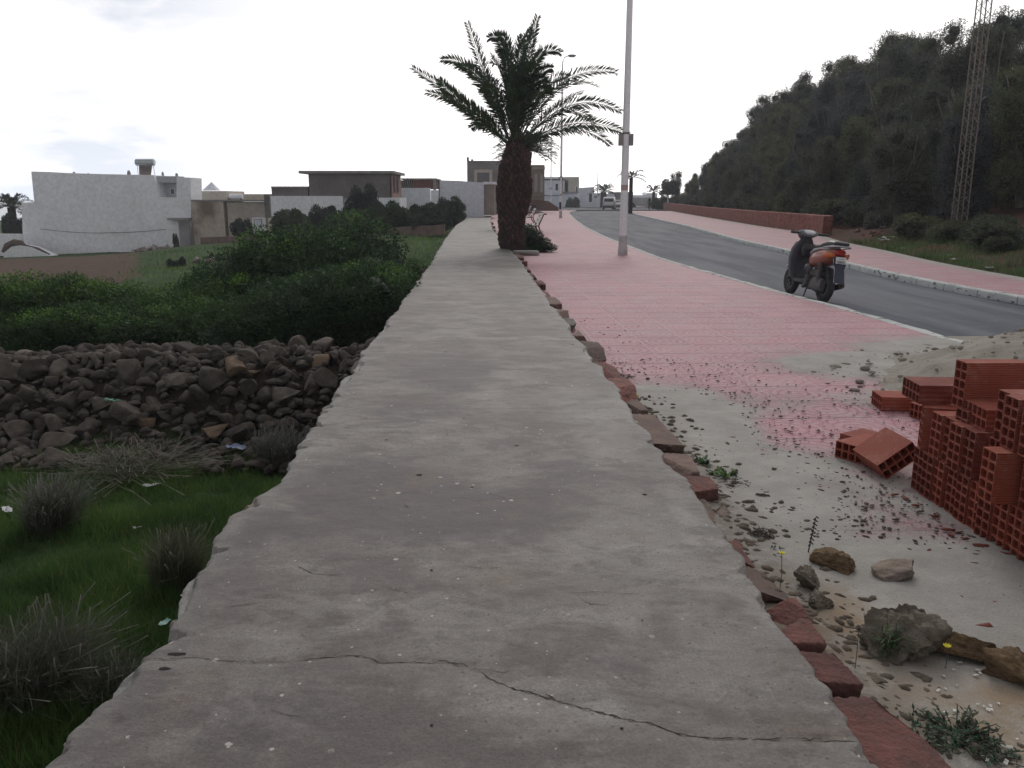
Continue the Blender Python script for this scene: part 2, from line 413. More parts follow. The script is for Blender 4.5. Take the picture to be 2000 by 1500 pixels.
# ================================================================== terrain left of the wall
CP = [(-3, 1, -1.1), (-6, 3, -1.1), (-1.6, 3, -1.05), (-12, 5, -1.15), (-5, 9, -1.1), (-10, 12, -1.2), (-2, 10, -1.1), (-3, 15, -1.15), (-2.6, 20, -.9), (-14, 16, -1.25), (0, 2, -1.1), (-20, 5, -1.3), (-20, -10, -1.2), (0, -8, -1.1)]
for px, py, d in [(870, 470, 38), (862, 448, 50), (800, 458, 48), (700, 460, 52), (500, 472, 58), (390, 486, 66), (230, 492, 68), (50, 499, 68), (100, 545, 36), (300, 530, 34), (0, 560, 32), (-100, 520, 50)]:
    CP.append(tuple(at(px, py, d)))
CP += [(-70, 66, -3.4), (-60, 120, -4.5), (-30, 95, -2.4), (-12, 80, -.8), (-6, 100, -.3), (-5, 140, -.2), (-60, 30, -2.5), (-20, 130, -.6)]
CP = np.array(CP)
def field_z(x, y):
    x = np.asarray(x, float); y = np.asarray(y, float)
    sh = x.shape; X = x.ravel(); Y = y.ravel()
    num = 0; den = 0
    for cx, cy, cz in CP:
        d2 = ((X - cx) ** 2 + ((Y - cy)) ** 2) / (3. + .02 * cy * cy + .02 * cx * cx) + .15
        wt = 1 / d2 ** 1.6; num = num + wt * cz; den = den + wt
    return (num / den).reshape(sh)
def pile_h(x, y):
    s = sstep(x, -9.5, -6.5) * (.74 + .12 * sstep(x, -6.2, -4.5))
    prof = np.where(y < 9.7, sstep(y, 8.15, 9.5), 1 - sstep(y, 9.9, 11.3))
    return s * prof
ys = np.concatenate([np.linspace(-8, 0, 30), rows(.1, 30, .06, .012), np.linspace(30.6, 170, 160)])
us = np.linspace(0, 1, 190) ** 1.7
X = np.zeros((len(ys), len(us))); Y = np.repeat(ys[:, None], len(us), 1)
for i, y in enumerate(ys): X[i] = (wL(y) + .6) - us * (70 + y * .3)
Z = field_z(X, Y) + (n2(X, Y, .9, seed=3) - .5) * .14 + (n2(X, Y, 4, seed=5, o=3) - .5) * .05 + pile_h(X, Y) * .9
soil = sstep(-X / np.maximum(Y, 5), .40, .50) * sstep(Y, 27, 33) * (1 - sstep(Y, 54, 60))
struct(link('field', gridmesh('field', X, Y, Z, FIELD, {'soil': soil, 'rocky': np.clip(pile_h(X, Y) * 2.2, 0, 1)})))
SEA = mat('sea_water', (.25, .33, .38), (.3, .38, .42), .02, .25, .3, .4)
struct(MB().add([(-6000, 40, -16), (-20, 40, -16), (-20, 6000, -16), (-6000, 6000, -16)], [(0, 1, 2, 3)]).build('sea', SEA))
# far flat land beyond the bend
FARG = mat('dry_earth', (.20, .17, .13), (.26, .23, .18), .5, .95)
struct(MB().add([(-24, 138, -.14), (500, 138, -.14), (500, 1800, -.3), (-24, 1800, -.3)], [(0, 1, 2, 3)]).build('far_ground', FARG))

# ================================================================== road, kerbs, pavements
ys = rows(-9, 230, .5, .02)
def strip(name, fa, fb, ys, nc, z, m, attrs=None):
    Y = np.repeat(ys[:, None], nc, 1); t = np.linspace(0, 1, nc)[None]
    a = np.array([fa(y) for y in ys])[:, None]; b = np.array([fb(y) for y in ys])[:, None]
    X = a + (b - a) * t
    return X, Y
X, Y = strip('road', lambda y: -6. if y > 100 else 0., lambda y: 60., ys, 90, -.12, ASPH)
Z = np.full_like(X, -.12) + .05 * 0
struct(link('road', gridmesh('road', X, Y, Z, ASPH)))

yl = rows(-4, 112, .03, .007); nc = 170
Y = np.repeat(yl[:, None], nc, 1); t = np.linspace(0, 1, nc)[None] ** 1.0
a = np.array([wR(y) - .5 for y in yl])[:, None]; b = np.array([kL(y) - .15 for y in yl])[:, None]
X = a + (b - a) * t
def blob(cx, cy, rx, ry, rot=0.):
    dx = X - cx; dy = Y - cy; c, s = math.cos(rot), math.sin(rot)
    u = (dx * c + dy * s) / rx; v = (-dx * s + dy * c) / ry
    return np.exp(-(u * u + v * v) ** 1.5)
sand = np.zeros_like(X)
for cx, cy, rx, ry, am in [(1.25, 5.6, .62, 1.25, 1.), (1.45, 4.1, 1.0, 1.0, 1.), (1.4, 2.9, 1.5, 1.2, 1.), (2.6, 2.4, 1.6, 1.4, 1.1), (1.3, .6, 3, 2.2, 1.1),
                           (3.6, 7.5, 1.35, .85, 1.), (4.9, 7.8, 1.7, 1.5, 1.1), (3.2, 6.1, .9, .5, .75), (4.6, 5.2, 1.6, 1.6, 1.), (1.9, 5.95, .8, .5, .55), (2.9, 3.8, 1.2, 1.1, .9)]:
    sand = np.maximum(sand, am * blob(cx, cy, rx, ry))
sand = sand - .55 * blob(2.35, 5.35, .65, .55) - .28 * blob(1.85, 4.1, .35, .45) - .2 * blob(1.75, 3.6, .3, .3)
sand += .16 * (1 - sstep(X - np.array([wR(y) for y in yl])[:, None], .1, .5)) * sstep(Y, 1, 3)
sand = np.clip(sand, 0, 1.1)
ochre = np.clip(blob(1.75, 2.1, .6, .35) + .8 * blob(1.15, 2.7, .25, .35), 0, 1)
relief = sstep(sand, .45, .9)
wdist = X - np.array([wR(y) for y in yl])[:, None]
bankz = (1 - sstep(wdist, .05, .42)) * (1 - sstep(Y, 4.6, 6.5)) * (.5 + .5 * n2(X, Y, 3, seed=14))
Z = .028 * bankz * (.6 + .8 * n2(X, Y, 10, seed=13)) + relief * (.004 + .016 * n2(X, Y, 2.2, seed=11) + .006 * n2(X, Y, 12, seed=12)) + .0015 * n2(X, Y, 5, seed=2)
struct(link('pavement', gridmesh('pavement', X, Y, Z, TILES, {'sand': np.maximum(sand, bankz), 'ochre': ochre, 'bank': bankz})))

yr = rows(-6, 106, .3, .012)
Y = np.repeat(yr[:, None], 30, 1); t = np.linspace(0, 1, 30)[None]
a = np.array([kR(y) + .15 for y in yr])[:, None]; b = np.array([pR(y) for y in yr])[:, None]
X = a + (b - a) * t
sand = .28 + .5 * np.exp(-((X - b + .1) / .25) ** 2)
struct(link('far_pavement', gridmesh('far_pavement', X, Y, np.full_like(X, .0), TILES, {'sand': sand, 'ochre': 0 * X})))
def kerb(name, f0, sgn, ys, seed):
    prof = [(0, -.14), (0, -.012), (sgn * .02, .006), (sgn * .13, .008), (sgn * .15, .004), (sgn * .15, -.1)]
    Xk = np.zeros((len(ys), len(prof))); Zk = Xk.copy(); Yk = np.repeat(ys[:, None], len(prof), 1)
    for j, (dx, dz) in enumerate(prof):
        nz = n2(ys, ys * 0, 2.3, seed=seed + j) - .5
        Xk[:, j] = np.array([f0(y) for y in ys]) + dx + nz * .03; Zk[:, j] = dz + (nz * .03 if 0 < j < 5 else 0)
    me = gridmesh(name, Xk, Yk, Zk, KERB, smooth=False)
    return struct(link(name, me))
kerb('kerb', lambda y: kL(y), -1, rows(-4, 112, .12, .012), 21)
kerb('far_kerb', lambda y: kR(y), 1, rows(-6, 106, .12, .012), 31)
LK = mat('pale_kerb', (.36, .35, .33), (.28, .27, .25), 1, .9)
struct(MB().box((1.5, 112.6, -.02), (15, 1.2, .2)).build('cross_kerb', LK))
struct(MB().box((17, 114.5, -.03), (90, .4, .18)).box((10, 146, -.06), (120, .5, .18)).build('cross_kerb', LK))

# ================================================================== the wide concrete-topped wall
yw = rows(-2.5, 128, .016, .0045); nc = 120
tt = np.linspace(0, 1, nc)
tt = .5 - .5 * np.cos(np.pi * (tt * .8 + .1)); tt = (tt - tt[0]) / (tt[-1] - tt[0])
L = np.array([wL(y) for y in yw]); Rr = np.array([wR(y) for y in yw])
def knots(seed, sp, amp):
    r_ = np.random.default_rng(seed); k_ = [-3.]
    while k_[-1] < 130: k_.append(k_[-1] + r_.uniform(.3, 1.7) * sp * (1 + max(0, k_[-1]) * .03))
    return np.interp(yw, k_, r_.uniform(-1, 1, len(k_)) * amp)
jag = (n2(yw, yw * 0, 1.2, seed=41, o=3) - .5) * .03 + knots(1, .16, .024) + knots(2, .05, .012) + knots(6, .02, .004)
L = L + jag
Rr = Rr + (n2(yw, yw * 0, 1.3, seed=43, o=3) - .5) * .08 + knots(4, .14, .022) + knots(5, .05, .012) + knots(7, .02, .004)
Y = np.repeat(yw[:, None], nc, 1); X = L[:, None] + (Rr - L)[:, None] * tt[None]
e = np.minimum(X - L[:, None], Rr[:, None] - X)
Z = .12 + .016 * (n2(X, Y, .9, 1.8, seed=51) - .5) + .007 * (n2(X, Y, 3.5, 5.5, seed=52, o=4) - .5) + .004 * (n2(X, Y, 20, seed=53, o=3) - .5)
rip = np.abs(n2(X, Y, 1.3, 3.4, seed=54, o=3) - .5)
Z += -.005 * np.exp(-(rip / .008) ** 2) * (n2(X, Y, .8, seed=56) > .5)
chl = np.maximum(0, knots(11, .12, .075) + .0)[:, None]; chr_ = np.maximum(0, knots(12, .14, .06))[:, None]
chn = .012 * (n2(X, Y, 9, seed=57) - .5)
chip = np.maximum((X - L[:, None] + chn < chl) * 1., (Rr[:, None] - X + chn < chr_) * 1.)
Z -= chip * (.010 + .03 * n2(X, Y, 7, seed=58) + .006 * (n2(X, Y, 40, seed=59, o=2) - .5))
Z -= .010 * np.exp(-np.maximum(e, 0) / .006) + .010 * np.exp(-np.maximum(e, 0) / .09) * n2(X, Y, 6, seed=55)
def wp(l): return [P(a, b, .12) for a, b in l]
def segd(X, Y, pts):
    d = np.full(X.shape, 1e9)
    for a, b in zip(pts[:-1], pts[1:]):
        ax, ay = a[0], a[1]; dx, dy = b[0] - ax, b[1] - ay; q = np.clip(((X - ax) * dx + (Y - ay) * dy) / (dx * dx + dy * dy + 1e-12), 0, 1)
        d = np.minimum(d, np.hypot(X - ax - q * dx, Y - ay - q * dy))
    return d
cr1 = wp([(275, 1285), (330, 1288), (385, 1282), (430, 1290), (500, 1293), (570, 1292), (640, 1283), (690, 1279), (722, 1285), (740, 1295), (800, 1294), (870, 1293), (905, 1299), (935, 1307)])
cr2 = wp([(935, 1307), (960, 1328), (1000, 1345), (1050, 1358), (1085, 1368), (1130, 1382), (1175, 1391), (1215, 1402), (1280, 1414), (1325, 1434), (1400, 1442), (1500, 1440), (1600, 1443), (1700, 1446)])
near = yw < 4.
d1 = segd(X[near], Y[near], cr1 + cr2[1:])
Z[near] += -.004 * np.exp(-(d1 / .01) ** 2)
def el(px, py, rx, ry, z=.12):
    c = P(px, py, z); return np.exp(-(((X - c[0]) / rx) ** 2 + ((Y - c[1]) / ry) ** 2) ** 1.3)
wobx = .25 * (n2(X, Y, 2., seed=61) - .5); X0 = X.copy(); X = X + wobx
stain = np.clip(el(720, 960, .42, .55) + .8 * el(950, 1000, .45, .35) + .75 * el(880, 725, .45, .8) + .5 * el(840, 800, .4, .4) + .5 * el(1150, 930, .35, .35) + .45 * el(1220, 1290, .16, .12) + .4 * el(560, 1400, .3, .2) + .35 * el(1000, 860, .4, .5) + .4 * el(480, 1060, .15, .3) + .35 * el(800, 650, .3, .8), 0, 1)
pale = np.clip(.45 * chip * n2(X, Y, 5, seed=66) * 2 + .6 * np.exp(-np.maximum(e, 0) / .06) * n2(X, Y, 2, seed=64) + .7 * el(1180, 1385, .10, .07) + .5 * el(1240, 1060, .25, .3) + .5 * el(1330, 1010, .06, .3) + .35 * el(1130, 790, .2, .5), 0, .8)
X = X0
wall = tag(empty('retaining_wall', (0, 2, .12)), 'wide low wall capped in cracked grey concrete running beside the pink pavement', 'wall')
cap = gridmesh('concrete_top', X, Y, Z, CONC, {'stain': stain, 'pale': pale})
wo = link('concrete_top', cap, wall, (0, -2, -.12))
RUB = mat('rubble_masonry', (.17, .125, .10), (.09, .07, .06), 5, .95, .9, 14, dist=.05)
for nm, E_, sg, zb in (('field_face', L, -1, None), ('pavement_face', Rr, 1, -.05)):
    k = 12; ysl = yw[::3]; El = E_[::3]; edge = (0 if sg < 0 else nc - 1); zt = Z[::3, edge]
    Xs = np.zeros((len(ysl), k)); Zs = Xs.copy(); Ys = np.repeat(ysl[:, None], k, 1)
    zb_ = field_z(El - .3, ysl) - .3 if zb is None else np.full(len(ysl), zb)
    for j in range(k):
        q = j / (k - 1); Zs[:, j] = zt + (zb_ - zt) * q
        o_ = (.0 if j == 0 else .03) * -1 + (.06 if (sg < 0 and j > 2) else 0) * q
        Xs[:, j] = El + sg * (o_ if j else 0) + (sg * (n2(ysl * 5, Zs[:, j] * 7, 1, seed=71) - .6) * .1 if j else 0)
    link(nm, gridmesh(nm, Xs, Ys, Zs, RUB), wall, (0, -2, -.12))
CRK = mat('crack_dark', (.022, .018, .018), (.035, .025, .022), 30, .95)
def crack(pts, wd, seed):
    r = random.Random(seed); out = []
    for a, b in zip(pts[:-1], pts[1:]):
        n = max(2, int((b - a).length / .012))
        for i in range(n):
            q = i / n; out.append(a.lerp(b, q) + Vector((r.uniform(-1, 1), r.uniform(-1, 1), 0)) * .0025)
    out.append(pts[-1]); V = []; n = len(out)
    for i, p in enumerate(out):
        d = (out[min(i + 1, n - 1)] - out[max(i - 1, 0)]).normalized(); s = Vector((-d.y, d.x, 0))
        w_ = wd * (.35 + .9 * r.random()) * min(1, min(i, n - 1 - i) / 4 + .15)
        iy = np.searchsorted(yw, p.y); row = Z[min(iy, len(yw) - 1)]; z = float(np.interp(p.x, X[min(iy, len(yw) - 1)], row)) + .0016
        V += [(p.x - s.x * w_, p.y - s.y * w_, z), (p.x + s.x * w_, p.y + s.y * w_, z)]
    return V, [(2 * i, 2 * i + 1, 2 * i + 3, 2 * i + 2) for i in range(n - 1)]
mb = MB()
for pts, wd, sd_ in ((cr1[:6], .0013, 1), (cr1[5:], .0022, 2), (cr2, .0024, 3), (wp([(935, 1307), (985, 1315), (1000, 1313)]), .0013, 4), (wp([(1065, 1358), (1085, 1366)]), .005, 5),
                     (wp([(580, 1105), (610, 1120), (640, 1123), (675, 1123)]), .0016, 6), (wp([(905, 1103), (940, 1110), (985, 1107)]), .0013, 7), (wp([(430, 1190), (455, 1186), (505, 1180)]), .0016, 8),
                     (wp([(1130, 1165), (1150, 1178), (1200, 1182)]), .0016, 9), (wp([(745, 1143), (810, 1162)]), .001, 10), (wp([(515, 1385), (560, 1398), (600, 1405)]), .001, 11),
                     (wp([(790, 985), (797, 992), (800, 990)]), .003, 12), (wp([(1105, 1158), (1160, 1155), (1250, 1160)]), .0009, 13), (wp([(870, 835), (875, 850), (862, 860)]), .001, 14), (wp([(940, 960), (990, 975), (1060, 972)]), .0009, 15)):
    mb.add(*crack(pts, wd, sd_))
mb.build('crack', CRK, wall, loc=(0, -2, -.12))
HOLE = mat('hole_dark', (.012, .01, .01), (.02, .016, .015), 20, 1.)
mb = MB(); r = random.Random(5)
for px, py, a_, b_ in [(345, 1278, .030, .006), (322, 1307, .020, .006), (819, 928, .018, .009), (922, 952, .008, .005), (1259, 966, .014, .007), (1009, 871, .014, .006), (906, 817, .008, .006), (840, 583, .014, .016), (1216, 653 + 100, .01, .01), (843, 1113, .006, .005), (1254, 1213, .004, .003), (843, 1420, .005, .004), (1214, 1424, .005, .004), (1118, 672, .014, .012), (870, 687, .014, .01), (755, 860, .01, .008)]:
    c = P(px, py, .12); iy = min(np.searchsorted(yw, c.y), len(yw) - 1); z = float(np.interp(c.x, X[iy], Z[iy])) + .002
    n = 12; mb.add([(c.x + a_ * math.cos(2 * math.pi * i / n) * r.uniform(.75, 1.15), c.y + b_ * math.sin(2 * math.pi * i / n) * r.uniform(.7, 1.2) * 1.3, z) for i in range(n)], [tuple(range(n))])
mb.build('hole', HOLE, wall, loc=(0, -2, -.12))

# ------------------------------------------------------------------ rocks
def ico(sub):
    bm = bmesh.new(); bmesh.ops.create_icosphere(bm, subdivisions=sub, radius=1.); V = np.array([v.co[:] for v in bm.verts]); Fc = np.array([[v.index for v in f.verts] for f in bm.faces]); bm.free(); return V, Fc
ICO = {k: ico(k) for k in (1, 2, 3, 4, 5)}
def rock(name, seed, m, sub=3, planes=9, rough=.12, dims=(1, 1, 1), box=0., fine=0.):
    V, Fc = ICO[sub]; V = V.copy(); r = np.random.default_rng(seed)
    if box:
        mx = np.max(np.abs(V), 1, keepdims=True); V = V * (1 - box) + V / mx * box * .85
    for _ in range(planes):
        nrm = r.normal(size=3); nrm /= np.linalg.norm(nrm); d = r.uniform(.32, .70)
        s = V @ nrm - d; V = V - np.where(s > 0, s, 0)[:, None] * nrm[None]
    nv = V / np.linalg.norm(V, axis=1, keepdims=True)
    V = V + nv * ((fbm(V * 1.7 + seed, seed, 4) - .5) * rough * 2)[:, None]
    if fine: V = V + nv * ((fbm(V * 7 + seed, seed + 3, 3, .6) - .5) * fine * 2)[:, None]
    V = V / np.abs(V).max(0)[None]
    V = V * np.array(dims)[None]
    me = mesh_np(name, V, Fc, m, smooth=(fine > 0))
    if fine > 0:
        try: me.set_sharp_from_angle(angle=R(50))
        except Exception: pass
    return me
ROCKM = mat('field_stone', (.118, .098, .083), (.055, .046, .040), 1.6, .92, .7, 12, dist=.06)
ROCKP = mat('pale_stone', (.30, .26, .21), (.20, .17, .14), 3, .92, .7, 12, dist=.05)
ROCKO = mat('ochre_stone', (.19, .13, .08), (.12, .09, .065), 3, .92, .7, 12, dist=.05)
proto = [rock('stone', 100 + i, ROCKM, 3, 8, .035, (1, random.uniform(.6, .95), random.uniform(.5, .9))) for i in range(9)]
protoP = [rock('stone', 130 + i, ROCKP, 2, 9, .1, (1, .7, .6)) for i in range(3)]
protoO = [rock('stone', 140 + i, ROCKO, 2, 9, .1, (1, .8, .6)) for i in range(3)]
r = random.Random(11); placed = []
def pile_top(x, y): return float(field_z(np.array([x]), np.array([y]))[0] + pile_h(np.array([x]), np.array([y]))[0] * .9)
cnt = 0; tries = 0
while cnt < 295 and tries < 30000:
    tries += 1
    x = r.uniform(-8.6, -1.55); y = r.uniform(7.8, 10.4)
    if x < -.64 * y: continue
    big = r.random(); s = .085 + .11 * big ** 1.8
    if y < 8.4: s *= 1.05
    if any((x - a) ** 2 + (y - b) ** 2 < (.58 * (s + c_)) ** 2 for a, b, c_ in placed): continue
    placed.append((x, y, s)); cnt += 1
    z = pile_top(x, y) + s * r.uniform(.05, .5)
    q = r.random(); src = r.choice(proto) if q < .93 else (r.choice(protoP) if q < .965 else r.choice(protoO))
    o = link('stone', src, None, (x, y, z), (r.uniform(-.6, .6), r.uniform(-.6, .6), r.uniform(0, 6.3)), s * 1.15)
    lab = 'rough brown field stone in the long heap below the wall'
    if q >= .965: lab = 'ochre tinted stone in the long heap of brown field stones'
    elif q >= .93: lab = 'pale stone standing out in the long heap of brown field stones'
    tag(o, lab, 'stone', 'stones heaped in the field')

# red and brown stones set along the pavement edge of the wall
RED = mat('red_sandstone', (.205, .080, .068), (.115, .058, .05), 9, .92, .9, 45, dist=.02)
REDB = mat('brown_sandstone', (.17, .115, .095), (.12, .082, .07), 7, .9, .5, 30, dist=.02)
def edge_stone(px0, py0, px1, py1, out, m, seed, z=.07, h=.17):
    a = P(px0, py0, .1); b = P(px1, py1, .1); c = (a + b) / 2; ln = (a - b).length
    cx = float(wR(c.y)) - .015 + out / 2
    me = rock('edge_stone', seed, m, 5, 2, .07, ((out + .07) / 2, ln / 2 * .97, h / 2), box=.93, fine=.05)
    o = link('edge_stone', me, wall, (cx, c.y - 2, z - .12 - .01), (random.uniform(-.04, .04), random.uniform(.0, .08), random.uniform(-.04, .10)))
for i, (y0, y1, out, k) in enumerate([(1530, 1345, .15, 0), (1338, 1265, .085, 0), (1262, 1205, .06, 0), (1202, 1150, .085, 0), (1148, 1085, .11, 2), (1082, 1012, .10, 0), (1006, 972, .08, 2), (968, 925, .12, 0), (922, 886, .10, 2), (880, 800, .12, 2), (800, 775, .07, 2), (772, 735, .12, 0), (735, 700, .13, 0), (697, 665, .13, 2), (655, 640, .08, 2), (635, 618, .09, 1), (612, 598, .12, 2), (594, 580, .10, 2), (575, 563, .10, 0), (556, 545, .10, 0), (540, 533, .08, 2), (528, 520, .08, 0), (512, 506, .12, 0), (503, 497, .14, 0), (480, 474, .1, 0), (468, 463, .12, 0), (459, 454, .14, 0), (450, 446, .12, 0), (443, 439, .12, 1), (436, 433, .12, 0)]):
    edge_stone(1000, y0, 1000, y1, out + .03, [RED, mat('grey_stone', (.20, .18, .16), (.13, .115, .10), 6, .9, .5, 25, dist=.02), REDB][k], 200 + i, z=.018 + .008 * (i % 3))

GREYST = MATS['grey_stone']
for i, (px, py, a_, b_, c_) in enumerate([(492, 990, .07, .05, .06), (372, 1158, .05, .04, .06), (345, 1205, .05, .05, .05), (560, 925, .05, .05, .05), (150, 1440, .05, .04, .05), (640, 790, .05, .06, .05), (695, 712, .06, .08, .05), (715, 690, .05, .07, .05), (830, 530, .06, .15, .06), (600, 850, .05, .05, .05)]):
    p = P(px, py, .08); link('edge_stone', rock('edge_stone', 260 + i, GREYST if i != 0 else ROCKP, 4, 5, .1, (a_, b_, c_), box=.4, fine=.05), wall, (float(wL(p.y)) + .01, p.y - 2, -.075), (.1 * i, .2, i))

# ================================================================== leafy things
def leaves(seed, blobs, n, size, shell=.45, gap=.42, gfreq=1.6, wide=.42, tipz=None, flat=0.):
    r = np.random.default_rng(seed); V = []; T = []; TP = []
    vol = np.array([b[3] * b[4] * b[5] for b in blobs]) ** (2 / 3); cnts = (n * vol / vol.sum()).astype(int)
    zmin = min(b[2] - b[5] for b in blobs); zmax = max(b[2] + b[5] for b in blobs)
    for b, c in zip(blobs, cnts):
        c2 = int(c * 1.9); d = r.normal(size=(c2, 3)); d /= np.linalg.norm(d, axis=1, keepdims=True)
        rad = 1 - shell * r.random(c2) ** 1.4
        rad *= .78 + .48 * fbm(d * 2.6 + seed + b[0], seed, 3)
        p = d * rad[:, None] * np.array(b[3:6]) + np.array(b[:3])
        keep = fbm(p * gfreq / max(b[3], .5) * 1.8 + 9, seed + 5, 3) > gap
        p = p[keep][:c]; d = d[keep][:c]; m = len(p)
        a = d * .7 + r.normal(size=(m, 3)) * .75 + np.array([0, 0, .25]); a /= np.linalg.norm(a, axis=1, keepdims=True)
        q = r.normal(size=(m, 3)); s = np.cross(a, q); s /= np.linalg.norm(s, axis=1, keepdims=True)
        ln = size * r.uniform(.6, 1.35, m)[:, None]
        v = np.stack([p - s * ln * wide * .2, p + a * ln * .55 - s * ln * wide * .5, p + a * ln, p + a * ln * .5 + s * ln * wide * .5], 1)
        V.append(v.reshape(-1, 3))
        t = np.clip(.5 + 1.5 * (fbm(p * 2.6 / max(b[3], .5) + 3, seed + 9, 3) - .5), 0, 1) * .65 + .35 * r.random(m)
        tp = np.clip((fbm(p * 2.6 + 2, seed + 19, 3) - .45) * 5, 0, 1) * sstep(p[:, 2], zmin + (zmax - zmin) * .62, zmax) * sstep(d[:, 2], 0, .6) * (r.random(m) > .3)
        T.append(np.repeat(t, 4)); TP.append(np.repeat(tp, 4))
    V = np.concatenate(V); Fc = np.arange(len(V)).reshape(-1, 4)
    return V, Fc, np.concatenate(T), np.concatenate(TP)
def crown_mesh(name, m, seed, blobs, n, size, core=.62, tip=False, **kw):
    V, Fc, T, TP = leaves(seed, blobs, n, size, **kw)
    Vc, Fi = ICO[3]
    vs = [V]; fs = [Fc]; t = [T]; tp = [TP]; base = len(V)
    for b in blobs:
        c = Vc * np.array(b[3:6]) * core * (.7 + .6 * fbm(Vc * 2 + seed, seed, 3))[:, None] + np.array(b[:3])
        vs.append(c); fs.append(np.concatenate([Fi, Fi[:, 2:3]], 1) + base); base += len(c)
        t.append(np.zeros(len(c))); tp.append(np.zeros(len(c)))
    Fa = np.concatenate(fs); V = np.concatenate(vs); me = bpy.data.meshes.new(name)
    faces = [tuple(f) if f[2] != f[3] else tuple(f[:3]) for f in Fa.tolist()]
    me.from_pydata(V.tolist(), [], faces); me.materials.append(m)
    for n_, a in (('tint', np.concatenate(t)), ('tip', np.concatenate(tp) * (1. if tip else 0.))):
        at_ = me.attributes.new(n_, 'FLOAT', 'POINT'); at_.data.foreach_set('value', a.astype(np.float32))
    return me
def trunk_mesh(name, seed, h, r0, limbs=4, spread=.6, m=None):
    r = random.Random(seed); mb = MB()
    for k in range(limbs):
        a = r.uniform(0, 6.28); pts = [(r.uniform(-.08, .08), r.uniform(-.08, .08), -.3)]; x = y = 0
        for i in range(1, 6):
            q = i / 5; x += math.cos(a) * spread * h / 5 * r.uniform(.3, 1.1) * q; y += math.sin(a) * spread * h / 5 * r.uniform(.3, 1.1) * q
            pts.append((x + r.uniform(-.03, .03) * h, y + r.uniform(-.03, .03) * h, h * q * r.uniform(.9, 1)))
        mb.tube(pts, [r0 * (1 - .8 * i / 5) for i in range(6)], 7)
    return mb.mesh(name, m or BARK, True)
def rb(r, n, R0, H, flat=1.):
    """random blob cluster: overall radius R0, height H"""
    out = [(0, 0, H * .5, R0 * .72, R0 * .72, H * .48)]
    for i in range(n):
        a = r.uniform(0, 6.28); d = R0 * r.uniform(.35, .62); z = H * r.uniform(.25, .8); q = R0 * r.uniform(.3, .5)
        out.append((math.cos(a) * d, math.sin(a) * d, z, q, q, q * r.uniform(.7, .95) * flat))
    return out
# --- near bushes beyond the stone heap
r = random.Random(21)
BU = [crown_mesh('foliage', LEAF_BUSH, 300 + i, rb(r, 14, 1.0, 1.25), 46000, .040, tip=True, core=.42, gap=.40, gfreq=2., wide=.4) for i in range(3)]
BT = trunk_mesh('stems', 5, .8, .04, 6, .7)
bl = [('tall rounded green bush with bright young tips close against the wall', 748, 16.0, 444, 1.9), ('dark green bush right behind the heap end nearest the wall', 690, 13.2, 520, 1.35),
      ('green bush with pale tips, left of the tallest bush', 620, 15.5, 450, 1.75), ('dense bush in the middle of the hedge row below the white stones', 505, 14.8, 490, 1.55),
      ('low dark bush in front of the middle of the hedge row', 560, 12.9, 545, 1.3), ('medium dark bush behind the middle of the stone heap', 410, 14.0, 535, 1.35),
      ('low bush behind the left half of the stone heap', 300, 13.4, 572, 1.3), ('round bush near the left end of the hedge row', 180, 13.6, 556, 1.35),
      ('bright topped bush second from the left frame edge', 80, 13.2, 545, 1.3), ('dark bush cut by the left edge of the photo', -25, 13.0, 560, 1.35),
      ('low dark bush just above the highest stones of the heap', 420, 12.3, 592, 1.2), ('dark bush overhanging the left end of the heap', 90, 12.2, 600, 1.2),
      ('small bush squeezed between the wall and the tallest bush', 812, 19.5, 500, 1.1), ('dark bush behind the heap between its left end and middle', 250, 12.4, 600, 1.2), ('lowest bush at the foot of the wall', 755, 13.6, 560, 1.1)]
for i, (lab, px, d, ty, rad) in enumerate(bl):
    c = at(px, ty, d); gz = float(field_z(np.array([c.x]), np.array([c.y]))[0]) - .05; h = c.z - gz + .1
    if c.x + rad > wL(d) - .05: c.x = float(wL(d)) - .05 - rad * .85
    e_ = tag(empty('bush', (c.x, d, gz), r.uniform(0, 6.28)), lab, 'bush', 'bushes behind the stone heap')
    link('foliage', BU[i % 3], e_, scale=(rad, rad, h / 1.3)); link('stems', BT, e_, scale=(rad * .6, rad * .6, h * .7))
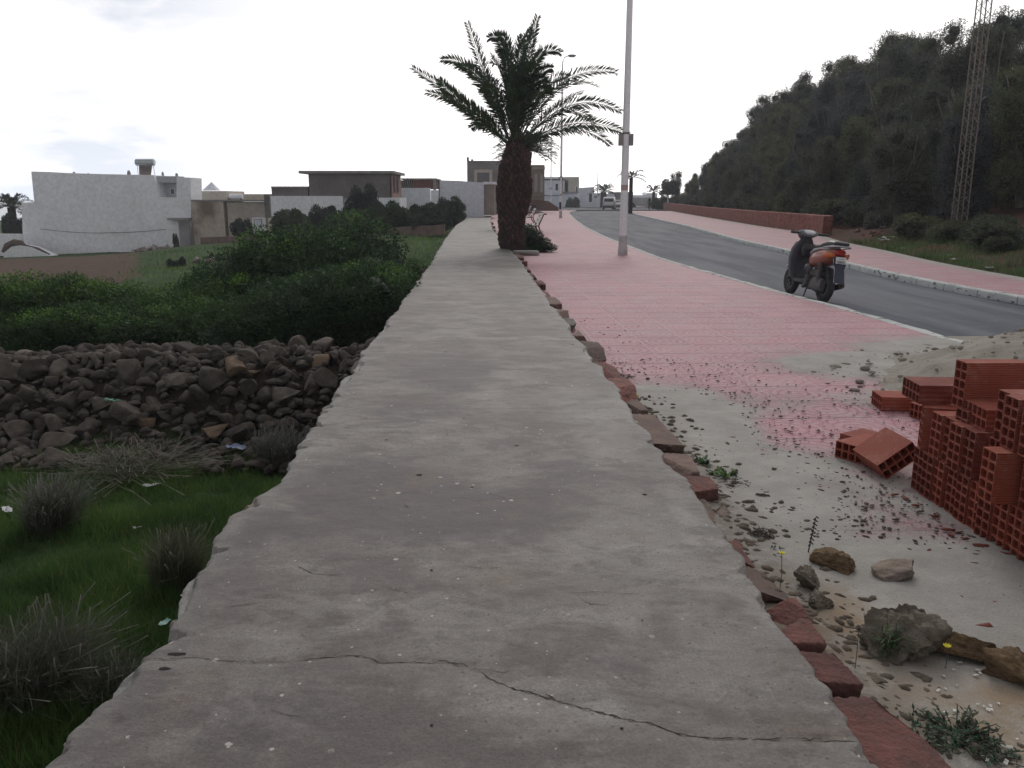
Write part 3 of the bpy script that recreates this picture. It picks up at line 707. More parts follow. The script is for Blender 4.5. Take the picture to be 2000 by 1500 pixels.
# --- far bushes beyond the field
def rough_blobs(r):
    o = [(0, 0, .45, .6, .6, .42)]
    for i in range(17):
        a = r.uniform(0, 6.28); d = r.uniform(.25, .85); z = r.uniform(.12, 1.05) * (1.15 - .45 * d); q = r.uniform(.16, .34); o.append((math.cos(a) * d, math.sin(a) * d, z, q, q, q * r.uniform(.7, 1.3)))
    return o
BF = [crown_mesh('foliage', LEAF_FAR, 320 + i, rough_blobs(r), 13000, .10, core=.5, gap=.44, gfreq=2.2) for i in range(3)]
for i, (lab, px, ty, d, rad, by) in enumerate([('round dark bush in front of the long white wall', 572, 404, 54, 1.55, 458), ('tallest dark bush in front of the grey block house', 702, 364, 52, 1.3, 455), ('dark bush left of the tallest one', 645, 392, 52, 1.4, 455),
        ('dark bush right of the tallest one', 748, 388, 50, 1.5, 452), ('wide low bush below the brick house windows', 690, 410, 50, 2.0, 455), ('low bush right of the brick house', 800, 404, 50, 1.3, 450), ('bush in front of the slatted roof', 838, 412, 47, 1.2, 447),
        ('bush in front of the long low white wall', 872, 386, 56, 1.2, 436), ('dense bush touching the concrete wall near the palm', 905, 376, 78, 1.7, 424), ('dark bush half hidden behind the big palm trunk', 946, 378, 132, 2.4, 404),
        ('small bush against the cream house with the white door', 474, 428, 60, .85, 460), ('bush at the foot of the long white wall, second from the stone terrace end', 880, 388, 60, 1.2, 432), ('far bush where the concrete wall bends towards the palm', 920, 377, 92, 1.7, 416), ('low bush below the tallest one', 725, 410, 49, 1.5, 453), ('low bush between the round one and the tallest one', 610, 414, 53, 1.3, 457),
        ('bush in front of the short white yard wall', 815, 396, 52, 1.3, 448), ('bush between the yard wall and the long white wall', 848, 398, 52, 1.2, 446), ('small dark bush in the field near the pale stones', 345, 497, 38, .45, 532), ('little bush in the middle of the grass field', 418, 494, 40, .45, 518), ('small sapling at the corner of the big white house', 343, 457, 64, .3, 487), ('low bush at the far end of the field wall', 858, 422, 46, .7, 440)]):
    c = at(px, ty, d); b_ = at(px, by, d); h = c.z - b_.z
    e_ = tag(empty('bush', (c.x, d, b_.z - .1), r.uniform(0, 6.28)), lab, 'bush', 'dark bushes along the far side of the field')
    link('foliage', BF[i % 3], e_, scale=(rad, rad, (h + .1) / 1.3)); link('stems', BT, e_, scale=(rad * .5, rad * .5, h * .6))

# ================================================================== wooded hillside on the right
HILLM = mat('hill_earth', (.085, .048, .034), (.05, .034, .024), .6, .95, .8, 3, dist=.3)
def hill_z(x, y, off):
    return np.interp(y, [0, 28, 40, 54, 75, 100, 130], [2.6, 2.8, 4.4, 6.9, 8.0, 7.4, 7.0]) * sstep(off, .3, 12.) + 1.4 * sstep(off, 12, 30) + .25 * sstep(off, 0., 1.5) * n2(x, y, .5, seed=81) - .02
ys = rows(-14, 190, .4, .012); uo = np.concatenate([np.linspace(0, 3, 22), np.linspace(3.3, 20, 50), np.linspace(21, 90, 24)])
Y = np.repeat(ys[:, None], len(uo), 1); OFF = np.repeat(uo[None], len(ys), 0); X = np.array([pR(y) for y in ys])[:, None] + OFF
fade = 1 - .0 * Y
Z = hill_z(X, Y, OFF) * (1 - .55 * sstep(Y, 95, 150)) + .1 * sstep(OFF, .1, 1.2) * (n2(X, Y, 2.4, seed=83) - .3)
m, g = newmat('hillside'); co = g.tc()
c = g.mix(g.rng(g.noise(co, .7, 6, .6), .35, .65), (.12, .052, .036), (.05, .034, .024))
c = g.mix(g.math('MULTIPLY', g.rng(g.noise(co, 1.3, 5), .4, .6), g.attr('grassy')), c, (.030, .058, .018))
finish(g, c, .95, g.bump(g.noise(co, 8, 6, .7), .9, .1), spec=.2)
grassy = (1 - sstep(OFF, 2.5, 5)) * sstep(Y, -10, 5) * (1 - sstep(Y, 24, 30))
struct(link('hillside', gridmesh('hillside', X, Y, Z, m, {'grassy': grassy})))
def hz(x, y):
    off = x - float(pR(y)); xx = np.array([x]); yy = np.array([y]); return float((hill_z(xx, yy, np.array([off])) * (1 - .55 * sstep(yy, 95, 150)))[0])
HT = []
PALET = mat('pale_bark', (.23, .20, .175), (.14, .12, .105), 5, .9, .5, 20)
for i in range(6):
    H = [4.6, 5.2, 4.2, 5.6, 4.8, 3.4][i]; R0 = [2.1, 1.9, 2.2, 1.8, 2.0, 2.0][i]; rr = random.Random(70 + i)
    bl_ = [(0, 0, H * .55, R0 * .6, R0 * .6, H * .38)]
    for k in range(13):
        a = rr.uniform(0, 6.28); z = H * rr.uniform(.12, .92); d = R0 * rr.uniform(.25, .72) * (1.1 - .5 * z / H); q = R0 * rr.uniform(.24, .46)
        bl_.append((math.cos(a) * d, math.sin(a) * d, z, q, q, q * rr.uniform(.6, 1.1)))
    for k in range(3): bl_.append((rr.uniform(-.45, .45) * R0, rr.uniform(-.45, .45) * R0, H * rr.uniform(.82, .98), R0 * .30, R0 * .30, R0 * .3))
    HT.append((crown_mesh('crown', LEAF_HILL, 400 + i, bl_, 26000, .095, core=.42, shell=.6, gap=.46, gfreq=1.8, wide=.42), trunk_mesh('trunk', 60 + i, H * 1.0, .075, 7, .55, PALET)))
r = random.Random(31); nt = 0
def put_tree(x, y, s, lab, sz=1.):
    global nt
    e_ = tag(empty('tree', (x, y, hz(x, y) - .25), r.uniform(0, 6.28)), lab, 'tree', 'trees covering the hillside')
    cm, tm = HT[nt % 6]; nt += 1
    link('crown', cm, e_, scale=(s, s, s * sz)); link('trunk', tm, e_, scale=s)
MY = 27.; MX = at(1880, 372, MY).x
LABH = 'dark bushy evergreen tree among many on the wooded hillside'
for row, (off, sp, s0) in enumerate([(2.7, 2.3, .8), (5.6, 2.9, .9), (8.8, 3.2, .98), (12.4, 3.6, 1.02), (16.5, 4.4, 1.05)]):
    y = 14. + row * 4.5
    while y < 118:
        o_ = off + r.uniform(-.7, .7)
        if row == 0 and 29.5 < y < 32.5: y += 1.; continue
        if row == 0 and y > 36: o_ += .6
        x = float(pR(y)) + o_; yy = y + r.uniform(-.6, .6)
        if abs(math.atan2(x, yy)) < R(37) and not (yy < 27.6 and abs(x - MX / MY * yy) < 1.9):
            s = s0 * r.uniform(.85, 1.12) * (1 if y < 60 else 1.1) * (1 - .25 * sstep(yy, 95, 118))
            put_tree(x, yy, float(s), LABH)
        y += sp * r.uniform(.8, 1.15) * (1 + max(0, y - 30) / 90)
# distinctive trees
for px, py, d, s, lab in [(1318, 392, 118, .95, 'leaning feathery tree at the far left end of the wooded hillside')]:
    c = at(px, py, d); e_ = tag(empty('tree', (c.x, d, -.2)), lab, 'tree', 'trees covering the hillside')
    link('crown', HT[1][0], e_, scale=(s * .7, s * .7, s * 1.1)); link('trunk', HT[1][1], e_, scale=s)
# undergrowth at the hillside foot
UG = crown_mesh('undergrowth_clump', LEAF_HILL, 450, rb(random.Random(3), 6, 1., 1.), 6000, .09, gap=.42)
for i in range(90):
    y = 13 + i * 1.1 + r.uniform(-.4, .4); off = r.uniform(1.7, 2.6) + (.2 if y > 36 else 0)
    if 29 < y < 33: continue
    x = float(pR(y)) + off; s = r.uniform(.5, 1.0) * (1.5 if y > 37 else 1)
    tag(link('shrub', UG, None, (x, y, hz(x, y) - .15), (0, 0, r.uniform(0, 6.28)), (s, s, s * .9)), 'low dark shrub at the foot of the wooded hillside', 'shrub', 'shrubs at the hillside foot')

# red stone wall along the far pavement
REDW = m_masonry('red_rubble_wall', (.36, .135, .10), (.21, .075, .06), (.10, .05, .042))
ys = rows(35.5, 121, .5, .01)
mb = MB(); rs = []
me = bpy.data.meshes.new('stone_face'); bm = bmesh.new(); uvl = bm.loops.layers.uv.new('UVMap')
S = 0.; prev = None; cols_ = []
for y in ys:
    x = float(pR(y)) + .05; h = .78 + .14 * sstep(y, 60, 121) + .03 * (random.random() - .5)
    if prev is not None: S += math.hypot(x - prev[0], y - prev[1])
    prev = (x, y); ring = []
    for dx, z, v in ((0, -.1, 0), (.02, h, .9), (.42, h + .02, 1.3), (.42, -.1, 2.2)):
        ring.append((bm.verts.new((x + dx + random.uniform(-.015, .015), y, z)), S, v))
    cols_.append(ring)
for a_, b_ in zip(cols_[:-1], cols_[1:]):
    for j in range(3):
        q = [a_[j], a_[j + 1], b_[j + 1], b_[j]]; f = bm.faces.new([t_[0] for t_ in q])
        for lp, t_ in zip(f.loops, q): lp[uvl].uv = (t_[1], t_[2])
f = bm.faces.new([t_[0] for t_ in cols_[0]])
for lp, t_ in zip(f.loops, cols_[0]): lp[uvl].uv = (t_[0].co.x * 1., t_[0].co.z)
bmesh.ops.recalc_face_normals(bm, faces=bm.faces); bm.to_mesh(me); bm.free(); me.materials.append(REDW)
rw = tag(link('stone_wall', me), 'low red rubble stone wall along the pavement below the wooded hill', 'wall')
# tumbled end of the wall and litter
RS = [rock('fallen_stone', 500 + i, REDB if i % 2 else RED, 2, 9, .1, (1, .8, .65)) for i in range(4)]
r = random.Random(44)
for i in range(26):
    px = r.uniform(1628, 1720); t_ = (px - 1628) / 92; p = P(px, 440 + 25 * t_ + r.uniform(-6, 10), .05); s = r.uniform(.08, .22)
    tag(link('fallen_stone', RS[i % 4], None, (p.x, p.y, hz(p.x, p.y) + s * .3), (r.random(), r.random(), 6 * r.random()), s), 'reddish stone fallen from the broken end of the red wall', 'stone', 'stones fallen from the red wall')
LIT = mat('litter_white', (.62, .63, .68), (.45, .46, .52), 5, .6)
LITG = mat('litter_grey', (.30, .29, .30), (.2, .2, .21), 5, .7)
def scrap(name, s, seed, m):
    rr = np.random.default_rng(seed); k = 7; u = np.linspace(-1, 1, k); A, B = np.meshgrid(u, u)
    Zs = (fbm(np.stack([A.ravel() * 1.5, B.ravel() * 1.5, A.ravel() * 0 + seed], 1), seed, 3) - .3).reshape(A.shape) * .7
    Xs = A + rr.normal(size=A.shape) * .12; Ys = B * .6 + rr.normal(size=A.shape) * .1
    return gridmesh(name, Xs * s, Ys * s, Zs * s, m)
for i in range(24):
    px, py = (r.uniform(1690, 1800), r.uniform(455, 480)) if i < 16 else (r.uniform(1700, 1900), r.uniform(470, 520))
    p = P(px, py, .1)
    if p.x < pR(p.y) + .2: p.x = float(pR(p.y)) + r.uniform(.2, .5)
    tag(link('litter_scrap', scrap('litter_scrap', r.uniform(.06, .22) if i < 16 else .06, i, LIT if i % 3 else LITG), None, (p.x, p.y, hz(p.x, p.y) + .05), (0, 0, r.uniform(0, 6))), 'scrap of pale rubbish lying on the hillside foot beyond the road', 'litter', 'rubbish by the hillside')

# lattice mast
STEEL = mat('rusty_steel', (.24, .20, .175), (.17, .14, .12), 8, .7, .2)
b_ = at(1880, 372, MY); hb = hz(b_.x, MY) - .3; mast = tag(empty('lattice_mast', (b_.x, MY, hb)), 'tall thin lattice steel mast rising in front of the hillside trees', 'mast')
W0 = .165; Hm = 15.
for sx in (-1, 1):
    for sy in (-1, 1):
        mb = MB(); mb.tube([(sx * W0, sy * W0, 0), (sx * W0 * .8, sy * W0 * .8, Hm)], .021, 5); mb.build('leg', STEEL, mast)
for ax in range(4):
    mb = MB(); n = 62
    for i in range(n):
        z0 = Hm * i / n; z1 = Hm * (i + 1) / n; w0 = W0 * (1 - .2 * i / n); sgn = 1 if i % 2 else -1
        # paired ladders: narrow lattice strips on either side of each face
        if ax < 2:
            s_ = -1 if ax == 0 else 1
            mb.tube([(s_ * w0, -w0 * sgn, z0), (s_ * w0, w0 * sgn, z1)], .010, 4, False)
        else:
            s_ = -1 if ax == 2 else 1
            mb.tube([(-w0 * sgn, s_ * w0, z0), (w0 * sgn, s_ * w0, z1)], .010, 4, False)
    mb.build('bracing', STEEL, mast)


# ================================================================== buildings beyond the field
GREYB = mat('grey_block_render', (.19, .175, .175), (.145, .13, .13), .7, .92, .3, 10)
CREAM = mat('cream_render', (.58, .53, .46), (.48, .44, .38), .6, .9, .2, 8)
WEATH = mat('weathered_render', (.50, .44, .37), (.20, .15, .115), .55, .92, .3, 8, lo=.42, hi=.62)
SLAB = mat('concrete_slab', (.30, .29, .275), (.22, .21, .20), 1.5, .9, .3, 12)
PINKB = mat('raw_brick_wall', (.30, .19, .165), (.22, .13, .11), 3, .9, .4, 14)
RUSTB = mat('red_brown_panel', (.16, .07, .055), (.11, .05, .042), 1, .85)
GLASSD = mat('dark_glass', (.03, .035, .045), (.02, .022, .03), 2, .15)
DARKG = mat('dark_interior', (.035, .032, .034), (.025, .024, .025), 2, .9)
PALEB = mat('pale_blue_white', (.76, .79, .86), (.70, .73, .80), .5, .85)
STEELW = mat('brushed_tank', (.50, .54, .55), (.40, .44, .46), 3, .35, 0, 30, .6)
def bxp(mb, x0, y0, x1, y1, Y, dep, zb=None):
    a = at(x0, y0, Y); b = at(x1, y1, Y); z0 = b.z if zb is None else zb
    mb.box(((a.x + b.x) / 2, Y + dep / 2, (a.z + z0) / 2), (abs(b.x - a.x), dep, a.z - z0)); return mb
class Bld:
    def __init__(s, name, label, cat, px, py, Y):
        o = at(px, py, Y); s.o = Vector((o.x, Y, o.z)); s.e = tag(empty(name, s.o), label, cat)
    def part(s, name, mb, m, parent=None, **k):
        o = mb.build(name, m, parent or s.e, **k); o.location = Vector((0, 0, 0)) if parent else -s.o; return o
    def win(s, x0, y0, x1, y1, Y, fm=None, fw=.06, name='window', pane=None, proud=.04):
        a = at(x0, y0, Y); b = at(x1, y1, Y); mb = MB(); w_, h_ = b.x - a.x, a.z - b.z
        for c, d in (((a.x - fw / 2, 0, (a.z + b.z) / 2), (fw, h_ + 2 * fw)), ((b.x + fw / 2, 0, (a.z + b.z) / 2), (fw, h_ + 2 * fw)), (((a.x + b.x) / 2, 0, a.z + fw / 2), (w_ - .002, fw)), (((a.x + b.x) / 2, 0, b.z - fw / 2), (w_ - .002, fw))):
            mb.box((c[0], Y - proud / 2, c[2]), (d[0], proud, d[1]))
        f = s.part(name, mb, fm or SLAB)
        p = MB().box(((a.x + b.x) / 2, Y - .008, (a.z + b.z) / 2), (w_ - .004, .016, h_ - .004)); s.part('pane', p, pane or GLASSD, f)
        return f
# big white house
Y = 67.; B = Bld('white_house', 'largest white windowless house wall with a solar water heater on its roof', 'house', 210, 495, Y)
poly = [(61, 335), (100, 336), (130, 338), (150, 338.5), (200, 340), (300, 342), (304, 355), (309, 385), (345, 386), (345, 346), (372, 347), (373, 392), (373, 520), (47, 520), (42, 396), (67, 395)]
B.part('wall', MB().prism([at(a, b, Y) for a, b in poly], (0, 2.4, 0)), WHITE)
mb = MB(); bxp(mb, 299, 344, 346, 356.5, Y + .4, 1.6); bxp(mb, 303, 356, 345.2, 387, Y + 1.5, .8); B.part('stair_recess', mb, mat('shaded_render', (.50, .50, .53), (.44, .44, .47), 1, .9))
B.win(333.5, 369, 341, 379, Y + 1.49, WHITE, .04)
mb = MB(); bxp(mb, 326, 426, 367, 430, Y - .9, .898); B.part('canopy', mb, SLAB)
mb = MB(); bxp(mb, 348, 432, 373, 482, Y - .12, .118); B.part('patched_plaster', mb, mat('grey_plaster', (.36, .35, .36), (.27, .26, .27), 1.2, .9))
mb = MB(); pts = [at(78 + i * 12.3, 447 + 8 * math.sin(min(1, i / 11) * math.pi * .62) - .035 * max(0, i - 11) ** 2 * 2.4, Y - .06) for i in range(21)]; mb.tube(pts, .018, 5); B.part('cable', mb, DARKG)
mb = MB()
for px, w_, h_ in ((145, 5, 4), (173, 4, 2), (252, 6, 6), (318, 3, 4), (345, 4, 2)):
    c = at(px, 341, Y + 2); mb.loft([(c.z - .25, c.x, c.y, w_ * .02, .2), (c.z + h_ * .02, c.x, c.y, w_ * .02, .2), (c.z + h_ * .055, c.x, c.y, w_ * .01, .1)], 10, 2.2, 'z')
B.part('roof_cap', mb, SLAB)
H_ = Bld('solar_water_heater', 'metal tank and panel water heater on the roof of the largest white house', 'water heater', 283, 343, Y + 1)
a = at(265, 317, Y + 1); b = at(302, 317, Y + 1); mb = MB(); mb.tube([a, a + Vector((.04, 0, 0)), b - Vector((.04, 0, 0)), b], [.22, .27, .27, .22], 16); H_.part('tank', mb, STEELW, smooth=True)
mb = MB(); q = [at(271, 323, Y + 1.3), at(297, 323, Y + 1.3), at(294, 343, Y + .4), at(272, 343, Y + .4)]; mb.prism(q, (0, .08, .02)); H_.part('panel', mb, mat('panel_brown', (.20, .15, .14), (.17, .13, .12), 1, .4))
mb = MB()
for px in (268, 299): mb.tube([at(px, 322, Y + 1.2), at(px + (2 if px < 280 else 4), 343, Y + 1.2)], .02, 5)
H_.part('stand', mb, STEEL)
D_ = Bld('garden_wall', 'low white garden wall left of the largest white house', 'wall', 20, 480, 66)
mb = MB(); bxp(mb, -60, 457, 45, 500, 66, .4); D_.part('wall', mb, WHITE)
D_ = Bld('plaster_mound', 'low whitewashed mound with a dark rim before the largest white house', 'mound', 50, 498, 64)
mb = MB(); mb.prism([at(a, b, 64) for a, b in [(6, 505), (10, 492), (22, 482), (38, 479), (60, 483), (80, 492), (98, 500), (98, 506)]], (0, 1.2, 0)); D_.part('body', mb, WHITE)
mb = MB(); mb.tube([at(a, b, 64.2) for a, b in [(5, 492), (14, 480), (28, 474.5), (42, 476), (50, 480), (75, 486), (97, 497)]], [.1, .25, .3, .25, .1, .1, .06], 7); D_.part('rim', mb, RUB, smooth=True)
mb = MB()
for i in range(9):
    c = at(262 + i * 8, 488 - (i % 3) * 2.2 + (3 if i < 3 else 0), 65.5); mb.box(c, (.35, .4, .3), (i, i * .7, 0), .7)
tag(mb.build('rubble_heap', mat('rubble_pale', (.40, .36, .34), (.25, .2, .18), 2, .9)), 'small pale rubble heap at the foot of the largest white house', 'rubble')
# weathered cream house
Y = 66.; B = Bld('cream_house', 'low cream house with stained peeling plaster beside the largest white house', 'house', 450, 462, Y)
mb = MB(); bxp(mb, 373.5, 393, 442, 480, Y, 5); B.part('stained_wall', mb, WEATH)
mb = MB(); bxp(mb, 442.2, 394, 527, 480, Y + .3, 5); B.part('wall', mb, mat('dull_cream', (.52, .47, .41), (.36, .31, .27), .5, .9, .2, 8, lo=.4, hi=.7))
mb = MB(); bxp(mb, 372.6, 390, 527, 393.2, Y - .1, 5.3); B.part('parapet', mb, SLAB)
mb = MB(); bxp(mb, 515, 379, 528, 425, Y - 1.2, 1.1); B.part('gap_shade', mb, mat('gap_shade_grey', (.17, .155, .15), (.12, .11, .11), 1, .9))  # solid dark block; the shade of the gap is put into its colour
mb = MB(); bxp(mb, 392, 373, 442, 390, Y + 6, 5); bxp(mb, 441.8, 379, 527, 390, Y + 7, 5); B.part('rear_room', mb, CREAM)
c0 = at(413, 372, Y + 8); ap = at(413, 355, Y + 8); wd = at(430, 372, Y + 8).x - c0.x
mb = MB(); n = 20; mb.add([ap] + [c0 + Vector((math.cos(6.2832 * i / n) * wd, math.sin(6.2832 * i / n) * wd, 0)) for i in range(n)], [(0, i + 1, (i + 1) % n + 1) for i in range(n)] + [tuple(range(1, n + 1))]); B.part('cone_roof', mb, PALEB)
d = B.win(497, 429, 512, 459, Y - .3, SLAB, .05, 'door', PALEB); mb = MB(); bxp(mb, 492, 425, 518, 470, Y - .28, .5); B.part('porch', mb, WHITE)
H_ = Bld('water_tank', 'small white roof tank behind the cream house parapet', 'tank', 460, 389, Y + 5)
mb = MB(); mb.tube([at(448, 384, Y + 5), at(474, 384, Y + 5)], .22, 12); H_.part('tank', mb, WHITE, smooth=True)
mb = MB(); mb.box(at(448, 389, Y + 5), (.15, .3, .3)).box(at(472, 389, Y + 5), (.15, .3, .3)); H_.part('support', mb, DARKG)
# grey block house
Y = 61.; B = Bld('grey_block_house', 'unfinished grey block house with a flat overhanging roof slab', 'house', 680, 430, Y)
mb = MB(); bxp(mb, 602, 339, 762, 386, Y, 5); B.part('block_wall', mb, GREYB)
a = at(762, 339, Y); b = at(762, 386, Y)
mb = MB(); mb.box((a.x + .05, Y + 2.55, (a.z + b.z) / 2), (.09, 4.9, a.z - b.z - .01)); B.part('side_wall', mb, PINKB)
for k, yy in enumerate((1.15, 2.9)):
    mb = MB(); mb.box((a.x + .11, Y + yy, (a.z + b.z) / 2 + .1), (.05, .9, 1.25)); w_ = B.part('window', mb, RUSTB)
    mb = MB(); mb.box((a.x + .14, Y + yy, (a.z + b.z) / 2 + .1), (.03, .6, 1.05)); B.part('pane', mb, DARKG, w_)
mb = MB(); bxp(mb, 583, 333.5, 769, 338.8, Y - .35, 6.4); B.part('roof', mb, SLAB)
mb = MB(); bxp(mb, 530, 367, 601.8, 383, Y + .02, 4); B.part('side_parapet', mb, GREYB)
mb = MB(); bxp(mb, 529, 364, 601.6, 367, Y - .05, 4.2); B.part('parapet_coping', mb, SLAB)
mb = MB(); bxp(mb, 528, 382.8, 672, 440, Y - .12, 4); bxp(mb, 672.2, 386, 782, 440, Y - .06, 4); B.part('white_wall', mb, WHITE)
# red and slatted roofs, white walls
Y = 72.; B = Bld('red_shed', 'shed with a dark red wall and a slatted roof between white walls', 'shed', 815, 388, Y)
mb = MB(); bxp(mb, 806, 351, 850, 369, Y, 4); B.part('red_wall', mb, RUSTB)
mb = MB(); bxp(mb, 783, 348, 852, 351, Y - .2, 5); bxp(mb, 846, 351.2, 851, 373, Y - .1, .3); B.part('roof', mb, SLAB)
mb = MB(); bxp(mb, 781, 352, 805.8, 368, Y + .2, 3); w_ = B.part('slatted_panel', mb, DARKG)
mb = MB()
for i in range(7): mb.tube([at(783 + i * 3.6, 367, Y + .12), at(786 + i * 3.6, 352, Y + .12)], .035, 4)
B.part('slats', mb, SLAB, w_)
Y = 69.; B = Bld('white_yard_wall', 'short white wall in front of the red shed', 'wall', 815, 400, Y)
mb = MB(); bxp(mb, 779, 367, 841, 420, Y, .4); B.part('wall', mb, PALEB); mb = MB(); bxp(mb, 841.2, 371, 858, 420, Y + .1, .4); B.part('gate_pier', mb, WHITE)
Y = 66.; B = Bld('long_white_wall', 'long high white wall rising left of the big palm trunk', 'wall', 900, 400, Y)
mb = MB(); mb.prism([at(a, b, Y) for a, b in [(858.5, 352), (895, 353), (945, 357), (945, 430), (858.5, 430)]], (0, .5, 0)); B.part('wall', mb, PALEB)
mb = MB(); bxp(mb, 856.5, 352, 858.3, 395, Y - .1, .5); B.part('post', mb, DARKG)
mb = MB(); bxp(mb, 945.2, 360, 966, 420, Y + .2, 3); B.part('hut', mb, mat('hut_wall', (.33, .30, .26), (.25, .22, .2), 1, .9)); mb = MB(); bxp(mb, 944, 355, 972, 360, Y - .1, 3.6); B.part('hut_roof', mb, WHITE)
# grey house with framed window
Y = 84.; B = Bld('grey_house', 'tall grey house with one framed window left of the big palm', 'house', 945, 400, Y)
mb = MB(); bxp(mb, 912, 314, 982, 420, Y, 8); B.part('wall', mb, mat('grey_cement', (.27, .255, .25), (.20, .185, .18), .8, .92, .3, 8))
mb = MB(); bxp(mb, 911.5, 307, 915.5, 314, Y + .1, .5); bxp(mb, 920, 311, 924, 314, Y + .1, .5); bxp(mb, 911.8, 313.9, 982, 316, Y - .06, .5); B.part('parapet', mb, mat('grey_cement'.strip(), (.27, .255, .25)))
B.win(932, 337, 956, 356, Y, CREAM, .28, proud=.08)
# tan house behind the palms
Y = 92.; B = Bld('tan_house', 'tall tan house with narrow windows just right of the big palm trunk', 'house', 1045, 404, Y)
TAN = mat('tan_render', (.30, .25, .20), (.23, .19, .155), 1, .9, .3, 8)
mb = MB(); bxp(mb, 985, 322, 1063, 412, Y, 12); B.part('wall', mb, TAN)
mb = MB(); bxp(mb, 984, 326, 1064.5, 331, Y - .2, 12.5); bxp(mb, 984.5, 379, 1064, 382, Y - .12, 12.2); B.part('cornice', mb, mat('tan_trim', (.36, .32, .27), (.3, .26, .22), 1, .9))
for x0 in (1044, 1055): B.win(x0, 340, x0 + 5.5, 376, Y, TAN, .1, pane=mat('pale_blind', (.42, .41, .39), (.36, .35, .33), 2, .6))
mb = MB(); mb.prism([at(a, b, Y - .5) for a, b in [(1030, 412), (1030, 392), (1048, 390), (1072, 393), (1090, 405), (1092, 412)]], (0, .45, 0)); B.part('brown_bank', mb, mat('brown_bank', (.22, .15, .11), (.15, .11, .085), 1, .95))
# white villa
Y = 165.; B = Bld('white_villa', 'white two storey villa with a balcony beyond the road bend', 'house', 1100, 400, Y)
mb = MB(); bxp(mb, 1040, 352, 1094, 412, Y, 10); bxp(mb, 1094.2, 378, 1131, 412, Y - .3, 8); B.part('wall', mb, PALEB)
mb = MB(); bxp(mb, 1094.2, 352, 1131, 377.8, Y + 3.2, 8); bxp(mb, 1110, 352, 1131, 377.8, Y + .02, 3.1); B.part('upper_room', mb, CREAM)
mb = MB(); bxp(mb, 1040, 345.5, 1102, 349.5, Y - .4, 10); B.part('parapet', mb, WHITE)
mb = MB(); bxp(mb, 1040, 349.6, 1102, 352, Y - .2, 10); B.part('dark_band', mb, DARKG)
mb = MB(); bxp(mb, 1104, 345.5, 1131, 351.8, Y + .0, 9); B.part('upper_parapet', mb, CREAM)
mb = MB(); bxp(mb, 1094, 374.5, 1131.5, 377.5, Y - .8, .3); B.part('balcony_rail', mb, mat('rail_grey', (.28, .28, .31), (.2, .2, .24), 3, .7))
mb = MB(); bxp(mb, 1100, 351.9, 1102, 377.8, Y - .2, .4); B.part('column', mb, WHITE)
for q in ((1085, 359, 1090, 372), (1104, 356, 1108, 376.5), (1125, 364, 1128, 377)): B.win(*q, Y - (.0 if q[0] != 1104 else -3.19), WHITE, .1, pane=DARKG)
mb = MB(); bxp(mb, 1056, 381, 1094, 382.6, Y - .15, .15); B.part('blue_stripe', mb, mat('blue_stripe', (.16, .2, .3), (.12, .16, .25), 2, .7))
Y = 163.; B = Bld('villa_garden_wall', 'white garden wall with an arched door right of the villa', 'wall', 1150, 402, Y)
mb = MB(); mb.prism([at(a, b, Y) for a, b in [(1131.3, 367), (1160, 365), (1161, 377), (1200, 379), (1200, 412), (1131.3, 412)]], (0, .5, 0)); B.part('wall', mb, PALEB)
B.win(1150.5, 378, 1156, 394.5, Y, WHITE, .12, 'door', DARKG); B.win(1160.5, 382, 1166, 387, Y, WHITE, .1, pane=mat('blue_screen', (.2, .24, .32), (.16, .2, .27), 4, .6))
Y = 190.; B = Bld('far_low_house', 'dim low house seen behind the two cars', 'house', 1200, 398, Y)
mb = MB(); bxp(mb, 1196, 377, 1236, 400, Y, 8); B.part('wall', mb, mat('dim_wall', (.22, .22, .22), (.17, .17, .16), 1, .9)); mb = MB(); bxp(mb, 1195, 375, 1237, 377, Y - .3, 9); B.part('roof', mb, SLAB)
Y = 200.; B = Bld('distant_white_house', 'small distant white house at the end of the road, right of the lamp posts', 'house', 1265, 398, Y)
mb = MB(); bxp(mb, 1232, 386, 1300, 402, Y, .6); B.part('yard_wall', mb, mat('pale_grey', (.45, .45, .46), (.38, .38, .4), 1, .9)); mb = MB(); bxp(mb, 1238, 381, 1262, 386, Y + 2, 6); bxp(mb, 1262.2, 377, 1284, 386, Y + 2, 6); B.part('house_block', mb, WHITE)
# stony terrace wall at the end of the field
FW = mat('terrace_stone', (.17, .115, .095), (.10, .075, .06), 2.2, .95, .9, 5, dist=.1)
mb = MB(); pa = [(392, 462, 480, 63), (470, 459, 478, 60), (560, 455, 474, 56.5), (660, 452, 466, 53), (740, 446, 464, 49), (810, 440, 458, 46.5), (868, 437, 452, 44.5)]
rs_ = []
for px, y0, y1, d in pa:
    a = at(px, y0 + 2, d); b = at(px, y1 + 6, d); rs_.append([Vector((a.x, d - .2, b.z)), Vector((a.x, d - .1, a.z)), Vector((a.x, d + .5, a.z)), Vector((a.x, d + .6, b.z))])
mb.rings(rs_); tag(mb.build('field_wall', FW), 'low brown stone terrace wall across the end of the green field', 'wall')
r = random.Random(77)
for i in range(16):
    px = 392 + r.random() * 75; d = 40 - (px - 392) / 30 + r.uniform(-.6, .6); z = float(field_z(np.array([(px - 1000) / F * d]), np.array([d]))[0]); s = r.uniform(.08, .24)
    tag(link('stone', protoP[i % 3], None, ((px - 1000) / F * d * 1.01, d, z + s * .3), (r.random(), r.random(), r.random() * 6), s), 'pale stone lying in the green field above the bushes', 'stone', 'pale stones in the field')

